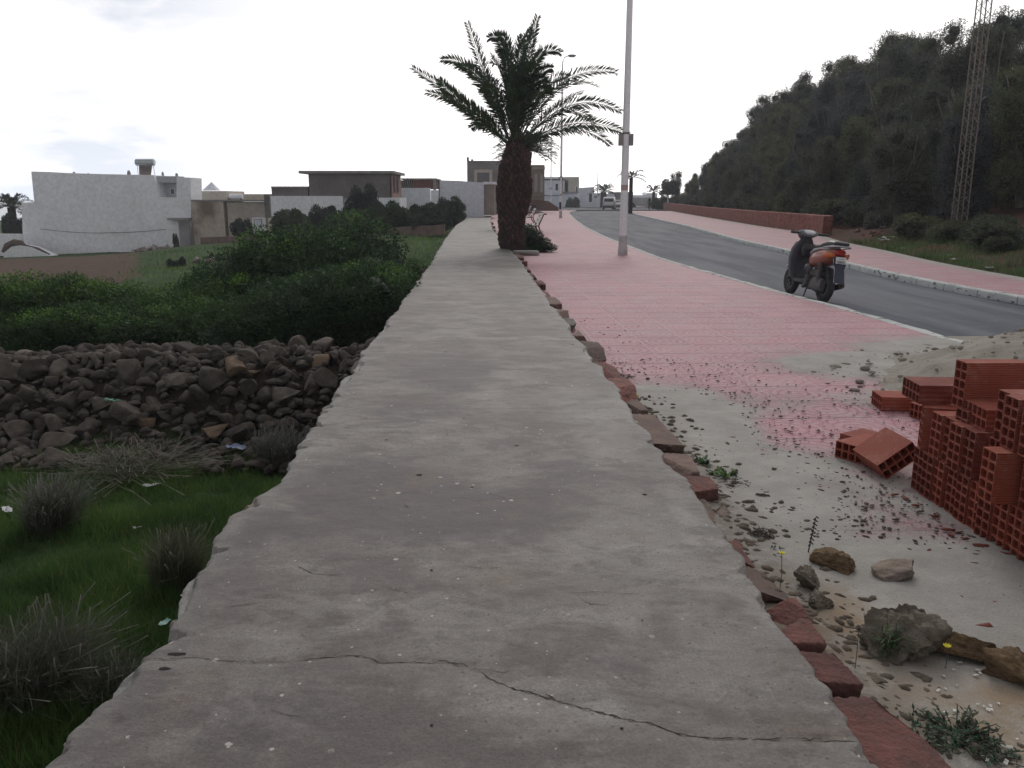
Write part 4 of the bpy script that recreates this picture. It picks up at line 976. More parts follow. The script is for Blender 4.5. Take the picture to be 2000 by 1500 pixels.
# ================================================================== palms
def frond_mesh(name, pts, ll=.4, n=70, seed=0, w_=.030, t0=.13, vee=.35, rad=.028, m=None, side=None, roll=0.):
    """pts: quadratic bezier start, control, tip"""
    r = np.random.default_rng(seed); S, C, T = [np.array(p, float) for p in pts]
    f = lambda t: (1 - t) ** 2 * S + 2 * t * (1 - t) * C + t * t * T
    V = []; Fs = []; tint = []
    K = 14; prev = None
    for i in range(K + 1):
        t = i / K; p = f(t); d = f(min(1, t + .02)) - f(max(0, t - .02)); d /= np.linalg.norm(d)
        s = np.cross(d, side if side is not None else (0, 0, 1.)); s /= max(np.linalg.norm(s), 1e-6); u = np.cross(s, d); rr = rad * (1 - .85 * t) + .003
        V += [p + s * rr, p + u * rr * .6, p - s * rr, p - u * rr * .6]; tint += [.95] * 4
        if i:
            b = len(V) - 8
            Fs += [(b + j, b + (j + 1) % 4, b + 4 + (j + 1) % 4, b + 4 + j) for j in range(4)]
    for i in range(n):
        t = t0 + (1 - t0) * (i + .5) / n; p = f(t); d = f(min(1, t + .02)) - f(max(0, t - .02)); d /= np.linalg.norm(d)
        s = np.cross(d, side if side is not None else (0, 0, 1.)); s /= max(np.linalg.norm(s), 1e-6); u = np.cross(s, d)
        if u[2] < 0: u = -u
        s, u = s * math.cos(roll) + u * math.sin(roll), u * math.cos(roll) - s * math.sin(roll)
        L_ = ll * (min(1, (t - t0) / .15 + .35)) * (1 - .62 * max(0, (t - .55) / .45) ** 1.5)
        for sg in (-1, 1):
            a = d * (.62 + .25 * t) + s * sg * .72 + u * (vee + r.normal() * .22) + r.normal(size=3) * .07; a /= np.linalg.norm(a)
            q = np.cross(a, u); q /= np.linalg.norm(q); l = L_ * r.uniform(.82, 1.1); b = len(V)
            V += [p - q * w_ * .3, p + a * l * .45 - q * w_ * .5 , p + a * l + np.array((0, 0, -.06)) * l, p + a * l * .45 + q * w_ * .5]
            Fs.append((b, b + 1, b + 2, b + 3)); tint += [r.uniform(.1, .7)] * 4
    me = mesh_np(name, np.array(V), np.array(Fs), m or LEAF_PALM, {'tint': np.array(tint)})
    return me
PBARK = mat('palm_boots', (.050, .026, .022), (.022, .014, .012), 5, .95, .9, 18, dist=.04)
PBOOT = mat('palm_stub', (.115, .065, .052), (.035, .020, .018), 5, .9, .7, 20, dist=.03)
D0 = 23.9
pb = P(1005, 493, 0); palm = tag(empty('palm_tree', (pb.x, D0, 0)), 'big date palm with a thick bulging trunk growing beside the concrete wall', 'palm tree')
prof = [(506, 1003, 25), (494, 1003, 26), (475, 1000, 27), (455, 999, 26.5), (438, 999, 26.5), (424, 1000, 28), (410, 1002, 31.5), (392, 1003, 35), (372, 1004, 36), (352, 1005, 34.5), (334, 1006, 32), (316, 1008, 29), (302, 1008, 25), (290, 1007, 19), (277, 1007, 13), (262, 1007, 9)]
ppm = 68.
def trunk_at(py):
    ys_ = [p[0] for p in prof][::-1]; xc = np.interp(py, ys_, [p[1] for p in prof][::-1]); hw = np.interp(py, ys_, [p[2] for p in prof][::-1]); c = at(xc, py, D0); return c, hw / ppm
V = []; nr, nc_ = 90, 48
for i in range(nr):
    py = 506 - (506 - 262) * i / (nr - 1); c, rr = trunk_at(py)
    for j in range(nc_):
        a = 2 * math.pi * j / nc_; V.append((a, rr, c.x, c.z))
V = np.array(V); cyl = np.stack([np.cos(V[:, 0]) * 3, np.sin(V[:, 0]) * 3, V[:, 3] * 4.], 1)
rr = V[:, 1] * (.74 + .3 * fbm(cyl, 91, 4)) ; vx = V[:, 2] + np.cos(V[:, 0]) * rr - pb.x; vy = np.sin(V[:, 0]) * rr
idx = np.arange(nr * nc_).reshape(nr, nc_); nx = np.roll(idx, -1, 1)
Fc = np.stack([idx[:-1], nx[:-1], nx[1:], idx[1:]], -1).reshape(-1, 4)
trunk = link('trunk', mesh_np('trunk', np.stack([vx, vy, V[:, 3]], 1), Fc, PBARK, smooth=True), palm)
mb = MB(); r = random.Random(9)
for i in range(480):
    py = 482 - 210 * (i / 480) ** .9 + r.uniform(-2, 2); c, rr = trunk_at(py); a = i * 2.39996 + r.uniform(-.12, .12)
    o_ = Vector((math.cos(a), math.sin(a), 0)); s_ = Vector((-o_.y, o_.x, 0)); p = Vector((c.x - pb.x, 0, c.z)) + o_ * rr * .86
    L_ = r.uniform(.07, .15) * (.6 + .5 * rr); wd = r.uniform(.04, .07) * (.5 + rr); dn = Vector((0, 0, 1))
    tipc = p + o_ * L_ * .42 + dn * L_ * .8
    mb.add([p - s_ * wd - o_ * .04, p + s_ * wd - o_ * .04, p + o_ * .045 - dn * .03, tipc - s_ * wd * .6, tipc + s_ * wd * .6, tipc + o_ * .025 - dn * .02], [(0, 1, 4, 3), (1, 2, 5, 4), (2, 0, 3, 5), (3, 4, 5), (2, 1, 0)])
mb.build('leaf_stubs', PBOOT, trunk)
FR = [((1000, 285), (958, 190), (913, 45), .2), ((1006, 280), (1022, 130), (1050, 33), -.1), ((1002, 280), (1000, 120), (1036, 60), .5), ((1010, 280), (1030, 70), (1094, 103), .4),
      ((998, 282), (945, 110), (863, 117), .1), ((1002, 280), (1000, 50), (956, 74), .8), ((1004, 280), (1005, 60), (975, 72), -.5), ((998, 286), (905, 195), (806, 133), -.2), ((998, 290), (935, 200), (834, 181), -.6),
      ((1012, 286), (1075, 118), (1204, 141), .2), ((1012, 288), (1110, 160), (1212, 218), -.4), ((1012, 290), (1120, 208), (1226, 262), -.2), ((1010, 284), (1045, 130), (1078, 134), -1.0), ((1010, 284), (1060, 140), (1110, 150), 1.2),
      ((996, 290), (950, 230), (920, 250), 1.0), ((1015, 292), (1070, 200), (1140, 180), 1.5), ((998, 284), (950, 150), (905, 130), 1.0), ((1006, 284), (990, 130), (960, 110), -1.2), ((1006, 284), (1030, 130), (1060, 100), 1.2),
      ((1000, 292), (985, 262), (962, 262), -.3), ((1014, 292), (1035, 262), (1060, 270), -.3)]
r = random.Random(13)
for (S_, C_, T_, dp) in [FR[k] for k in (0, 1, 4, 7, 8, 9, 10, 11, 12)]:
    FR.append((S_, (C_[0] + r.uniform(-8, 8), C_[1] + 12), (1006 + (T_[0] - 1006) * r.uniform(.72, .86), T_[1] + r.uniform(8, 30)), dp + r.choice((-1.1, .9))))
for i in range(12):
    q = (i + .5) / 12 * 2 - 1; tx = 1006 + q * 74 + r.uniform(-8, 8); ty = 95 + 75 * abs(q) ** 1.3 + r.uniform(-25, 45); FR.append(((1006, 284), (1006 + q * 42, ty - r.uniform(0, 30)), (tx, ty), r.uniform(-1.8, 1.8)))
for i in range(5):
    q = r.uniform(-1, 1); FR.append(((1006, 284), (1006 + q * 20, 170 + r.uniform(0, 30)), (1006 + q * 55, r.uniform(170, 225)), r.uniform(-2.2, -1.3)))
for i, (S, C, T, dep) in enumerate(FR):
    s_ = at(S[0], S[1], D0); c_ = at(C[0], C[1], D0 + dep * .6); t_ = at(T[0], T[1], D0 + dep); o_ = Vector((pb.x, D0, 0))
    small = i in (19, 20)
    link('frond', frond_mesh('frond', (s_ - o_, c_ - o_, t_ - o_),   .40 if not small else .2, 80 if not small else 24, i, vee=.25, w_=.032, roll=((i * 37) % 3 - 1) * .25 + (1.15 if i < 15 else .7) * (1 if i % 2 else -1)), palm)
def small_palm(name, base, trunk_h, tr, R0, nf, seed, label, ll=.3, up=.9, lean=0., wl=.05):
    e_ = tag(empty(name, base), label, 'palm tree', 'palms along the far road'); r = random.Random(seed)
    mb = MB(); mb.tube([(0, 0, -.3), (lean * .4, 0, trunk_h * .5), (lean, 0, trunk_h)], [tr * 1.1, tr, tr * .95], 10); mb.build('trunk', PBARK, e_, smooth=True)
    for i in range(nf):
        a = i * 2.39996 + r.uniform(-.2, .2); q = i / nf; S = Vector((lean, 0, trunk_h)); el_ = up * (1.25 - 1.3 * q)
        d = Vector((math.cos(a), math.sin(a), 0)); C = S + d * R0 * .5 * math.cos(el_ * .6) + Vector((0, 0, R0 * .75 * math.sin(max(el_, .1)))); T = S + d * R0 * r.uniform(.85, 1.1) * max(.35, math.cos(el_)) + Vector((0, 0, R0 * (.9 * math.sin(el_) - .32)))
        link('frond', frond_mesh('frond', (S, C, T), ll, 30, seed * 50 + i, w_=wl, rad=.03), e_)
    return e_
c = at(1010, 296, 42); small_palm('palm_tree', (c.x, 42, 0), c.z, .36, 1.75, 44, 2, 'shorter date palm half hidden behind the trunk of the biggest one', .42, .8, lean=.42, wl=.06)
c = at(1179, 374, 150); small_palm('palm_tree', (c.x, 150, -.1), c.z, .55, 2.7, 22, 3, 'bushy date palm behind the white van', .5, .8, wl=.12)
c = at(1233, 345, 95); small_palm('palm_tree', (c.x, 95, -.1), c.z, .22, 2.0, 9, 4, 'slim tall palm directly behind the nearest lamp post', .45, .6, wl=.1)
c = at(1277, 374, 140); small_palm('palm_tree', (c.x, 140, -.1), c.z, .26, 2.0, 11, 5, 'small palm with few fronds behind the walking person', .45, .9, wl=.12)
c = at(1137, 372, 172); small_palm('palm_tree', (c.x, 172, -.1), c.z, .3, 1.6, 10, 6, 'palm top just visible over the villa garden wall', .45, .5, wl=.12)
c = at(22, 405, 74); gz = at(22, 470, 74).z; e_ = small_palm('palm_tree', (c.x, 74, gz), c.z - gz, .35, 2.1, 20, 7, 'palm standing at the left edge of the photo beside the big white house', .5, .8, wl=.09)
c = at(28, 458, 72); tag(link('shrub', BF[0], None, (c.x, 72, c.z - .6), (0, 0, 1), (1.0, 1.0, 2.0)), 'tall green shrub under the palm at the left edge', 'shrub')
for px, py, d, s, lab in [(1118, 392, 158, 1.5, 'round dark shrub in front of the white villa'), (1296, 392, 125, 1.6, 'green shrub behind the far end of the red wall'), (1310, 360, 116, 1.5, 'leafy shrub overhanging the start of the wooded hill'), (1235, 400, 150, .9, 'low shrub by the far end of the road')]:
    c = at(px, py, d); tag(link('shrub', BF[1], None, (c.x, d, c.z - s * .9), (0, 0, px), s), lab, 'shrub')
# plants round the palm foot
e_ = tag(empty('planting_bed', P(1040, 492, 0)), 'dark green bushy plants round the foot of the big palm behind a pale kerb stone', 'plants')
o0 = e_.location.copy()
BB = crown_mesh('foliage', LEAF_BUSH, 460, [(0, 0, .45, .35, .5, .5), (.25, -.1, .3, .3, .4, .3), (-.1, .3, .6, .25, .4, .5), (.45, -.2, .18, .28, .35, .2), (-.3, -.2, .2, .35, .3, .22)], 9000, .06, tip=False, gap=.38)
link('foliage', BB, e_, (-.02, .2, 0), None, (1, 1, .68))
LOWG = crown_mesh('low_greens', m_leaf('fresh_leaf', (.02, .07, .012), (.05, .15, .03), None, .3), 461, [(0, 0, .08, .5, .3, .14), (-.4, .1, .08, .3, .3, .12)], 5000, .05, gap=.3)
link('low_greens', LOWG, e_, (-.15, -.1, 0))
for px, L_, lab in ((1029, .62, 'long pale kerb stone edging the planting bed by the palm'), (1010, .22, 'short pale kerb stone nearest the wall by the palm')):
    p = P(px, 499, 0); me = rock('kerb_stone', 470 + px, mat('pale_kerb', (.36, .35, .33)), 3, 3, .04, (L_ / 2 * 1.1, .09, .09), box=.8)
    tag(link('kerb_stone', me, None, (p.x, p.y, .05)), lab, 'stone')
p = P(1023, 488, 0); tag(MB().box((p.x, p.y + .1, .38), (.09, .07, .8), taper=.9).build('wooden_stake', mat('old_wood', (.16, .14, .13), (.11, .095, .09), 6, .9, .4)), 'short grey wooden stake against the big palm trunk', 'stake')

# ================================================================== lamp posts
PAINT = mat('post_paint', (.88, .88, .91), (.83, .83, .86), 3, .5, .1, 12)
PBASE = mat('post_base', (.60, .60, .60), (.42, .40, .38), 5, .7, .4, 20)
BOXG = mat('meter_box', (.30, .29, .29), (.24, .23, .23), 4, .7)
RUST = mat('rust_band', (.42, .30, .24), (.50, .44, .42), 6, .8)
def lamp(px, py, label, s=1., boxes=True, head=True, dark=False):
    b = P(px, py, 0); e_ = tag(empty('street_lamp', b), label, 'street lamp', 'white lamp posts along the pavement'); Hp = 11.6
    def pole(z0, z1, r0, r1, n=12): return MB().loft([(z0, 0, 0, r0, r0), (z1, 0, 0, r1, r1)], n, 2., 'z')
    pole(.0, .20, .135, .13).build('base', PBASE, e_); pole(.2, .52, .118, .112).build('sleeve', PBASE, e_)
    pole(.52, Hp, .105, .055, 16).build('pole', PAINT, e_, smooth=True)
    MB().loft([(1.72, 0, 0, .1005, .1005), (1.86, 0, 0, .100, .100)], 16, 2., 'z').build('rust_band', RUST, e_, smooth=True)
    if dark: MB().box((-.05, -.135, .95), (.16, .05, .55)).build('cable_door', DARKG, e_)
    if boxes:
        for sx in (-1, 1): MB().box((sx * .135, 0, 3.03), (.12, .16, .30), taper=.96).build('junction_box', BOXG, e_, bevel=.01)
        MB().loft([(3.17, 0, 0, .10, .10), (3.22, 0, 0, .10, .10)], 14, 2., 'z').build('clamp', STEEL, e_)
    mb = MB(); mb.tube([(0, 0, Hp - .1), (.03, 0, Hp + .25), (.15, 0, Hp + .5), (.45, 0, Hp + .62)], [.05, .045, .04, .035], 8); arm = mb.build('arm', PAINT, e_, smooth=True)
    mb = MB(); mb.loft([(.40, 0, Hp + .62, .07, .04), (.5, 0, Hp + .62, .13, .09), (.8, 0, Hp + .63, .16, .10), (1.05, 0, Hp + .62, .06, .03)], 14, 2.2); hd = mb.build('lamp_head', mat('lamp_head', (.22, .25, .28), (.18, .2, .23), 4, .4), e_, smooth=True)
    MB().box((.74, 0, Hp + .525), (.42, .2, .03)).build('lens', mat('lamp_lens', (.4, .45, .48), (.35, .4, .42), 4, .2), hd)
    return e_
lamp(1216, 497.5, 'nearest white lamp post, with two grey boxes, between tiles and road')
lamp(1095, 425.5, 'second white lamp post, its blue grey lamp showing beside the palm fronds', dark=True)
lamp(1075.5, 407, 'thin distant white lamp post just left of the second one')
for px, py, d, h, lab in [(1166.5, 402, 150, 6, 'tiny distant white post beside the bushy palm'), (1304, 403, 118, 4.2, 'thin pale post before the start of the wooded hill')]:
    c = at(px, py, d); mb = MB(); mb.tube([(c.x, d, -.1), (c.x, d, h)], [.1, .07], 8); o = tag(mb.build('distant_post', PAINT, smooth=True), lab, 'post')

# ================================================================== benches and bin
BW = mat('bench_white', (.62, .60, .56), (.45, .42, .38), 8, .7, .3, 20); BM = mat('bench_iron', (.10, .075, .065), (.07, .055, .05), 8, .7)
def bench(px, py, label, n=4):
    b = P(px, py, 0); e_ = tag(empty('park_bench', b, R(3)), label, 'bench', 'benches along the wall')
    for i in range(3): MB().box((-.42 + i * .15, 0, .44), (.12, 1.7, .035)).build('seat_slat', BW, e_, bevel=.006)
    for i in range(3): MB().box((.08 + i * .075, 0, .56 + i * .15), (.035, 1.7, .12), (0, R(24), 0)).build('back_slat', BW, e_, bevel=.006)
    for y in (-.78, .78):
        mb = MB(); mb.tube([(-.42, y, 0), (-.40, y, .42), (-.1, y, .40), (.06, y, .42), (.26, y, .86), (.33, y, .90), (.38, y, .86)], .028, 7); mb.tube([(.24, y, 0), (.10, y, .25), (.06, y, .44)], .03, 7); mb.build('iron_frame', BM, e_, smooth=True)
    return e_
bench(1046, 460, 'nearest white slatted bench past the big palm'); bench(1037, 437, 'second white slatted bench, behind the nearest one'); bench(1030, 425, 'third bench, farthest visible behind the palm foot')
b = P(1042, 418, 0); e_ = tag(empty('litter_bin', b), 'small dark litter bin beside the far benches', 'bin')
MB().loft([(.35, 0, 0, .24, .24), (.95, 0, 0, .30, .30)], 14, 2., 'z').build('basket', DARKG, e_); MB().tube([(0, 0, 0), (0, 0, .4)], .03, 8).build('pole', STEEL, e_)
for k in range(2): MB().torus((0, 0, .5 + .42 * k), .275 + .03 * k, .015, 'z', 18, 6).build('hoop', STEEL, e_)

# ================================================================== scooter
def scooter():
    base = P(1606, 590, -.115); e_ = tag(empty('motor_scooter', base, R(90 + 6)), 'old scooter with orange rear panels parked on the road by the kerb', 'scooter')
    e_.rotation_euler = (R(6), 0, R(90 + 5))
    RUBB = mat('tyre_rubber', (.035, .035, .038), (.055, .053, .052), 10, .85); BLK = mat('black_plastic', (.018, .018, .022), (.03, .03, .034), 6, .55)
    SHD = mat('leg_shield_plastic', (.022, .022, .034), (.035, .035, .05), 4, .5); ORG = mat('orange_paint', (.36, .12, .075), (.28, .10, .07), 5, .4, coat=.4); SIL = mat('silver_plastic', (.42, .43, .46), (.33, .34, .37), 5, .35)
    ENG = mat('engine_metal', (.15, .14, .135), (.09, .085, .085), 9, .6, .3, 30, .3); BLUE = mat('mudflap_blue', (.035, .045, .085), (.06, .065, .09), 4, .6); SEAT = mat('seat_vinyl', (.02, .024, .024), (.03, .034, .034), 12, .45)
    REDL = mat('red_lens', (.35, .012, .015), (.28, .01, .012), 4, .2, coat=.5); ORL = mat('orange_lens', (.62, .16, .03), (.5, .12, .03), 4, .25, coat=.5); CHR = mat('chrome', (.6, .6, .62), (.5, .5, .52), 4, .2, 0, 30, .9)
    def wheel(x):
        t = MB().torus((x, 0, .245), .19, .058, 'y', 32, 10, 1.05).build('wheel', RUBB, e_, smooth=True)
        mb = MB(); mb.torus((x, 0, .245), .135, .018, 'y', 28, 6, 2.2)
        for k in range(5):
            a = 2 * math.pi * k / 5; mb.box((x + math.cos(a) * .075, 0, .245 + math.sin(a) * .075), (.13, .035, .035), (0, -a, 0))
        mb.tube([(x, -.06, .245), (x, .06, .245)], .04, 12); mb.build('rim', ENG, t)
        MB().torus((x, 0, .245), .245, .012, 'y', 32, 6, 2.6).build('tread', RUBB, t)
    wheel(0); wheel(1.27)
    # rear bodywork
    MB().loft([(-.30, 0, .80, .075, .045), (-.24, 0, .77, .125, .085), (-.10, 0, .735, .165, .115), (.10, 0, .70, .185, .135), (.28, 0, .665, .18, .135), (.42, 0, .63, .15, .12), (.50, 0, .60, .10, .09)], 20, 2.6).build('rear_panel', ORG, e_, smooth=True)
    MB().loft([(-.12, 0, .845, .10, .03), (.10, 0, .835, .155, .028), (.30, 0, .80, .165, .03), (.44, 0, .74, .14, .05)], 18, 2.6).build('upper_trim', SIL, e_, smooth=True)
    seat = MB().loft([(-.34, 0, .935, .06, .018), (-.30, 0, .93, .125, .045), (-.12, 0, .925, .15, .055), (.05, 0, .90, .14, .05), (.18, 0, .865, .13, .045), (.38, 0, .85, .115, .045), (.50, 0, .83, .07, .03)], 18, 2.8).build('seat', SEAT, e_, smooth=True)
    mb = MB(); mb.tube([(-.05, .165, .86), (-.28, .165, .885), (-.37, .10, .895), (-.37, -.10, .895), (-.28, -.165, .885), (-.05, -.165, .86)], .013, 8); mb.build('grab_rail', SIL, e_, smooth=True)
    MB().loft([(-.335, 0, .80, .055, .042), (-.30, 0, .80, .085, .05), (-.22, 0, .80, .10, .055)], 14, 3).build('tail_light', REDL, e_, smooth=True)
    for sy in (-1, 1): MB().loft([(-.30, sy * .105, .755, .03, .03), (-.24, sy * .145, .75, .045, .048), (-.13, sy * .17, .75, .03, .045)], 12, 2.6).build('turn_signal', ORL, e_, smooth=True)
    # plate holder and mudflap
    mb = MB(); mb.prism([(-.30, -.09, .74), (-.30, .09, .74), (-.36, .10, .62), (-.37, .075, .55), (-.43, .085, .34), (-.43, -.085, .34), (-.37, -.075, .55), (-.36, -.10, .62)], (.03, 0, .0)); mb.build('mudflap', BLUE, e_, bevel=.004)
    mb = MB()
    for sy in (-1, 1): mb.tube([(-.31, sy * .10, .70), (-.375, sy * .082, .53), (-.437, sy * .088, .34)], .007, 6)
    mb.build('mudflap_trim', SIL, e_)
    pl = MB().box((-.365, 0, .685), (.008, .165, .105), (0, R(16), 0)).build('number_plate', mat('plate_white', (.72, .72, .68), (.62, .62, .6), 8, .4), e_)
    mb = MB(); INK = mat('plate_ink', (.05, .06, .12), (.04, .05, .1), 4, .5)
    def pp(y, z): return (-.3705 - (z - .685) * -.0 + (z - .685) * .287, y, z)
    r_ = random.Random(2)
    segs = {'5': 'acdfg', '0': 'abcdef', '8': 'abcdefg', '2': 'abged', '6': 'acdefg'}
    def digit(ch, y0, z0, w_, h_):
        y1 = y0 - w_; ln = {'a': ((y0, z0 + h_), (y1, z0 + h_)), 'b': ((y1, z0 + h_), (y1, z0 + h_ / 2)), 'c': ((y1, z0 + h_ / 2), (y1, z0)), 'd': ((y0, z0), (y1, z0)), 'e': ((y0, z0), (y0, z0 + h_ / 2)), 'f': ((y0, z0 + h_ / 2), (y0, z0 + h_)), 'g': ((y0, z0 + h_ / 2), (y1, z0 + h_ / 2))}
        sg = segs[ch] if ch != '5' else 'afgcd'
        for s_ in sg: mb.tube([pp(*ln[s_][0]), pp(*ln[s_][1])], .003, 4)
    for i, ch in enumerate('58855'): digit(ch, .062 - i * .027, .645, .017, .030)
    for i in range(4): mb.tube([pp(.035 - i * .022, .698 + .01 * (i % 2)), pp(.028 - i * .022, .712), pp(.020 - i * .022, .700)], .003, 4)
    mb.build('lettering', INK, pl)
    # engine and exhaust
    MB().loft([(-.10, .10, .27, .045, .10), (.02, .11, .27, .055, .13), (.20, .11, .27, .06, .10), (.38, .10, .27, .06, .11), (.50, .09, .28, .04, .08)], 16, 2.6).build('engine_case', ENG, e_, smooth=True)
    MB().loft([(.12, 0, .40, .10, .07), (.30, 0, .42, .12, .11), (.46, 0, .40, .09, .08)], 14, 2.6).build('cylinder', ENG, e_, smooth=True)
    mb = MB(); mb.tube([(.44, .14, .52), (.36, .17, .50), (.26, .185, .40), (.30, .18, .26), (.42, .17, .20)], [.05, .055, .05, .04, .035], 12); mb.build('intake_hose', mat('dull_hose', (.12, .11, .115), (.09, .085, .09), 8, .6), e_, smooth=True)
    mb = MB(); mb.tube([(.02, .13, .62), (.00, .13, .30)], .035, 10)
    for k in range(7): mb.torus((.015 - k * .002, .13, .58 - k * .035), .042, .009, 'z', 14, 5)
    mb.build('shock_absorber', ENG, e_, smooth=True)
    mb = MB(); mb.tube([(.30, -.12, .22), (.12, -.15, .22), (-.22, -.16, .30)], [.03, .055, .05], 12); mb.tube([(-.22, -.16, .30), (-.27, -.16, .31)], .02, 8); mb.build('exhaust', mat('dark_steel', (.06, .055, .05), (.09, .07, .06), 9, .5, .2, 20, .6), e_, smooth=True)
    MB().loft([(-.20, 0, .40, .07, .02), (-.10, 0, .515, .075, .02), (.05, 0, .54, .075, .02), (.2, 0, .50, .07, .02)], 12, 3).build('rear_fender', BLK, e_, smooth=True)
    # floor, leg shield, front
    MB().loft([(.44, 0, .30, .13, .06), (.60, 0, .27, .155, .045), (.86, 0, .27, .155, .04), (.98, 0, .30, .13, .06)], 16, 4).build('footboard', BLK, e_, smooth=True)
    sh_ = [(.20, .90, 0, .13, .05), (.30, .95, 0, .17, .05), (.45, .985, 0, .20, .05), (.62, 1.0, 0, .215, .05), (.78, 1.0, 0, .19, .055), (.90, .985, 0, .13, .06), (1.0, .96, 0, .07, .05)]
    MB().loft([(z, x, y, b_, a_) for z, x, y, a_, b_ in sh_], 20, 3., 'z').build('leg_shield', SHD, e_, smooth=True)
    MB().loft([(z, x + .06, y, b_ * .9, a_ * 1.02) for z, x, y, a_, b_ in sh_[1:-1]], 20, 3., 'z').build('front_fairing', mat('cowl_grey', (.16, .165, .18)), e_, smooth=True)
    MB().loft([(.68, .86, -.04, .07, .13), (.80, .85, -.04, .09, .15), (.88, .86, -.04, .05, .12)], 14, 3, 'z').build('glove_box', BLK, e_, smooth=True)
    MB().loft([(.95, 0, .43, .05, .03), (1.10, 0, .53, .075, .035), (1.30, 0, .545, .075, .03), (1.46, 0, .45, .06, .02)], 14, 2.6).build('front_fender', WHITE, e_, smooth=True)
    mb = MB()
    for sy in (-1, 1): mb.tube([(1.03, sy * .075, .72), (1.27, sy * .085, .245)], .022, 10)
    mb.build('fork', ENG, e_, smooth=True)
    # cockpit
    MB().loft([(.86, 0, 1.03, .12, .03), (.92, 0, 1.05, .17, .055), (1.0, 0, 1.04, .16, .07), (1.07, 0, 1.0, .10, .06)], 18, 2.6).build('handlebar_cover', mat('cowl_grey', (.16, .165, .18), (.12, .12, .135), 5, .3, coat=.5), e_, smooth=True)
    MB().loft([(.845, 0, 1.045, .07, .015), (.875, 0, 1.06, .10, .03), (.92, 0, 1.075, .10, .03)], 14, 3).build('instrument_panel', mat('glint_dial', (.6, .61, .63), (.5, .5, .52), 9, .2), e_, smooth=True)  # panel kept bright: white glints of the cowl are put into its colour
    MB().loft([(.97, 0, 1.0, .07, .05), (.92, 0, .93, .06, .05)], 10, 3).build('steering_neck', BLK, e_)
    for sy in (-1, 1):
        mb = MB(); mb.tube([(.95, sy * .14, 1.045), (.90, sy * .24, 1.05), (.86, sy * .33, 1.05)], .019, 10); mb.build('handle_grip', BLK, e_, smooth=True)
        mb = MB(); mb.tube([(.97, sy * .17, 1.035), (.96, sy * .25, 1.03), (.90, sy * .33, 1.035)], .007, 6); mb.build('brake_lever', CHR, e_)
    mb = MB(); mb.tube([(.42, .10, .22), (.40, .15, .015)], .013, 8); mb.tube([(.42, -.10, .22), (.40, -.15, .045)], .013, 8); mb.tube([(.42, -.11, .18), (.42, .11, .18)], .011, 8); mb.build('centre_stand', ENG, e_)
scooter()

# ================================================================== hollow bricks
BRK, g = newmat('fired_clay'); co = g.tc(); sx = g.node('ShaderNodeSeparateXYZ', {0: co}).outputs
oi = g.node('ShaderNodeObjectInfo').outputs['Random']
c = g.mix(g.rng(oi, 0, 1), (.30, .070, .042), (.165, .040, .031))
c = g.mix(g.rng(g.noise(co, 9, 5, .6), .45, .75, 0, .5), c, (.34, .14, .10))
c = g.mix(g.rng(g.noise(co, 3, 3), .60, .78, 0, .6), c, (.14, .042, .032))
c = g.mix(g.rng(g.noise(co, 14, 6, .75), .56, .70, 0, .55), c, (.36, .22, .17))
wv = g.math('ADD', g.math('SINE', g.math('MULTIPLY', sx[2], 2 * math.pi / .011)), g.math('SINE', g.math('MULTIPLY', sx[1], 2 * math.pi / .025)))
h = g.math('ADD', g.math('MULTIPLY', wv, .35), g.math('MULTIPLY', g.noise(co, 120, 4), .4))
finish(g, c, .8, g.bump(h, .8, .004), spec=.35)
BL, BWd, BH = .30, .10, .225
def brick_mesh(name, broken=False):
    V = []; Fs = []
    def v(p): V.append(p); return len(V) - 1
    ny, nz = 2, 5; wy = BWd / ny; wz = BH / nz; th = .0045; ch = .006
    for iy in range(ny):
        for iz in range(nz):
            y0 = -BWd / 2 + iy * wy; z0 = iz * wz; y1 = y0 + wy; z1 = z0 + wz; a, b, c_, d = y0 + th, y1 - th, z0 + th, z1 - th
            oc = [(a + ch, c_), (b - ch, c_), (b, c_ + ch), (b, d - ch), (b - ch, d), (a + ch, d), (a, d - ch), (a, c_ + ch)]
            rr = []
            for x in (-BL / 2, BL / 2):
                O = [v((x, *p)) for p in oc]; C = [v((x, *p)) for p in ((y0, z0), (y1, z0), (y1, z1), (y0, z1))]; rr.append(O)
                Fs += [(C[0], C[1], O[1], O[0]), (C[1], C[2], O[3], O[2]), (C[2], C[3], O[5], O[4]), (C[3], C[0], O[7], O[6]), (C[1], O[2], O[1]), (C[2], O[4], O[3]), (C[3], O[6], O[5]), (C[0], O[0], O[7])]
            for j in range(8): Fs.append((rr[0][j], rr[0][(j + 1) % 8], rr[1][(j + 1) % 8], rr[1][j]))
    for (ya, za, yb, zb) in ((-BWd / 2, 0, BWd / 2, 0), (BWd / 2, 0, BWd / 2, BH), (BWd / 2, BH, -BWd / 2, BH), (-BWd / 2, BH, -BWd / 2, 0)):
        Fs.append(tuple(v(p) for p in ((-BL / 2, ya, za), (-BL / 2, yb, zb), (BL / 2, yb, zb), (BL / 2, ya, za))))
    me = bpy.data.meshes.new(name); me.from_pydata(V, [], Fs); bm = bmesh.new(); bm.from_mesh(me)
    bmesh.ops.remove_doubles(bm, verts=bm.verts, dist=.0004); bmesh.ops.recalc_face_normals(bm, faces=bm.faces); bm.to_mesh(me); bm.free(); me.materials.append(BRK); return me
BME = brick_mesh('hollow_brick')
r = random.Random(17)
def brick(x, y, z, rot=(0, 0, 0), label='hollow red clay brick standing in the stack at the right edge', dims=None):
    o = link('hollow_brick', BME, None, (x, y, z), rot); return tag(o, label, 'brick', 'hollow clay bricks')
lay = {0: 'hollow red clay brick standing in the bottom course of the stack', 1: 'hollow red clay brick standing in the second course of the stack'}
y = 4.14; i = 0
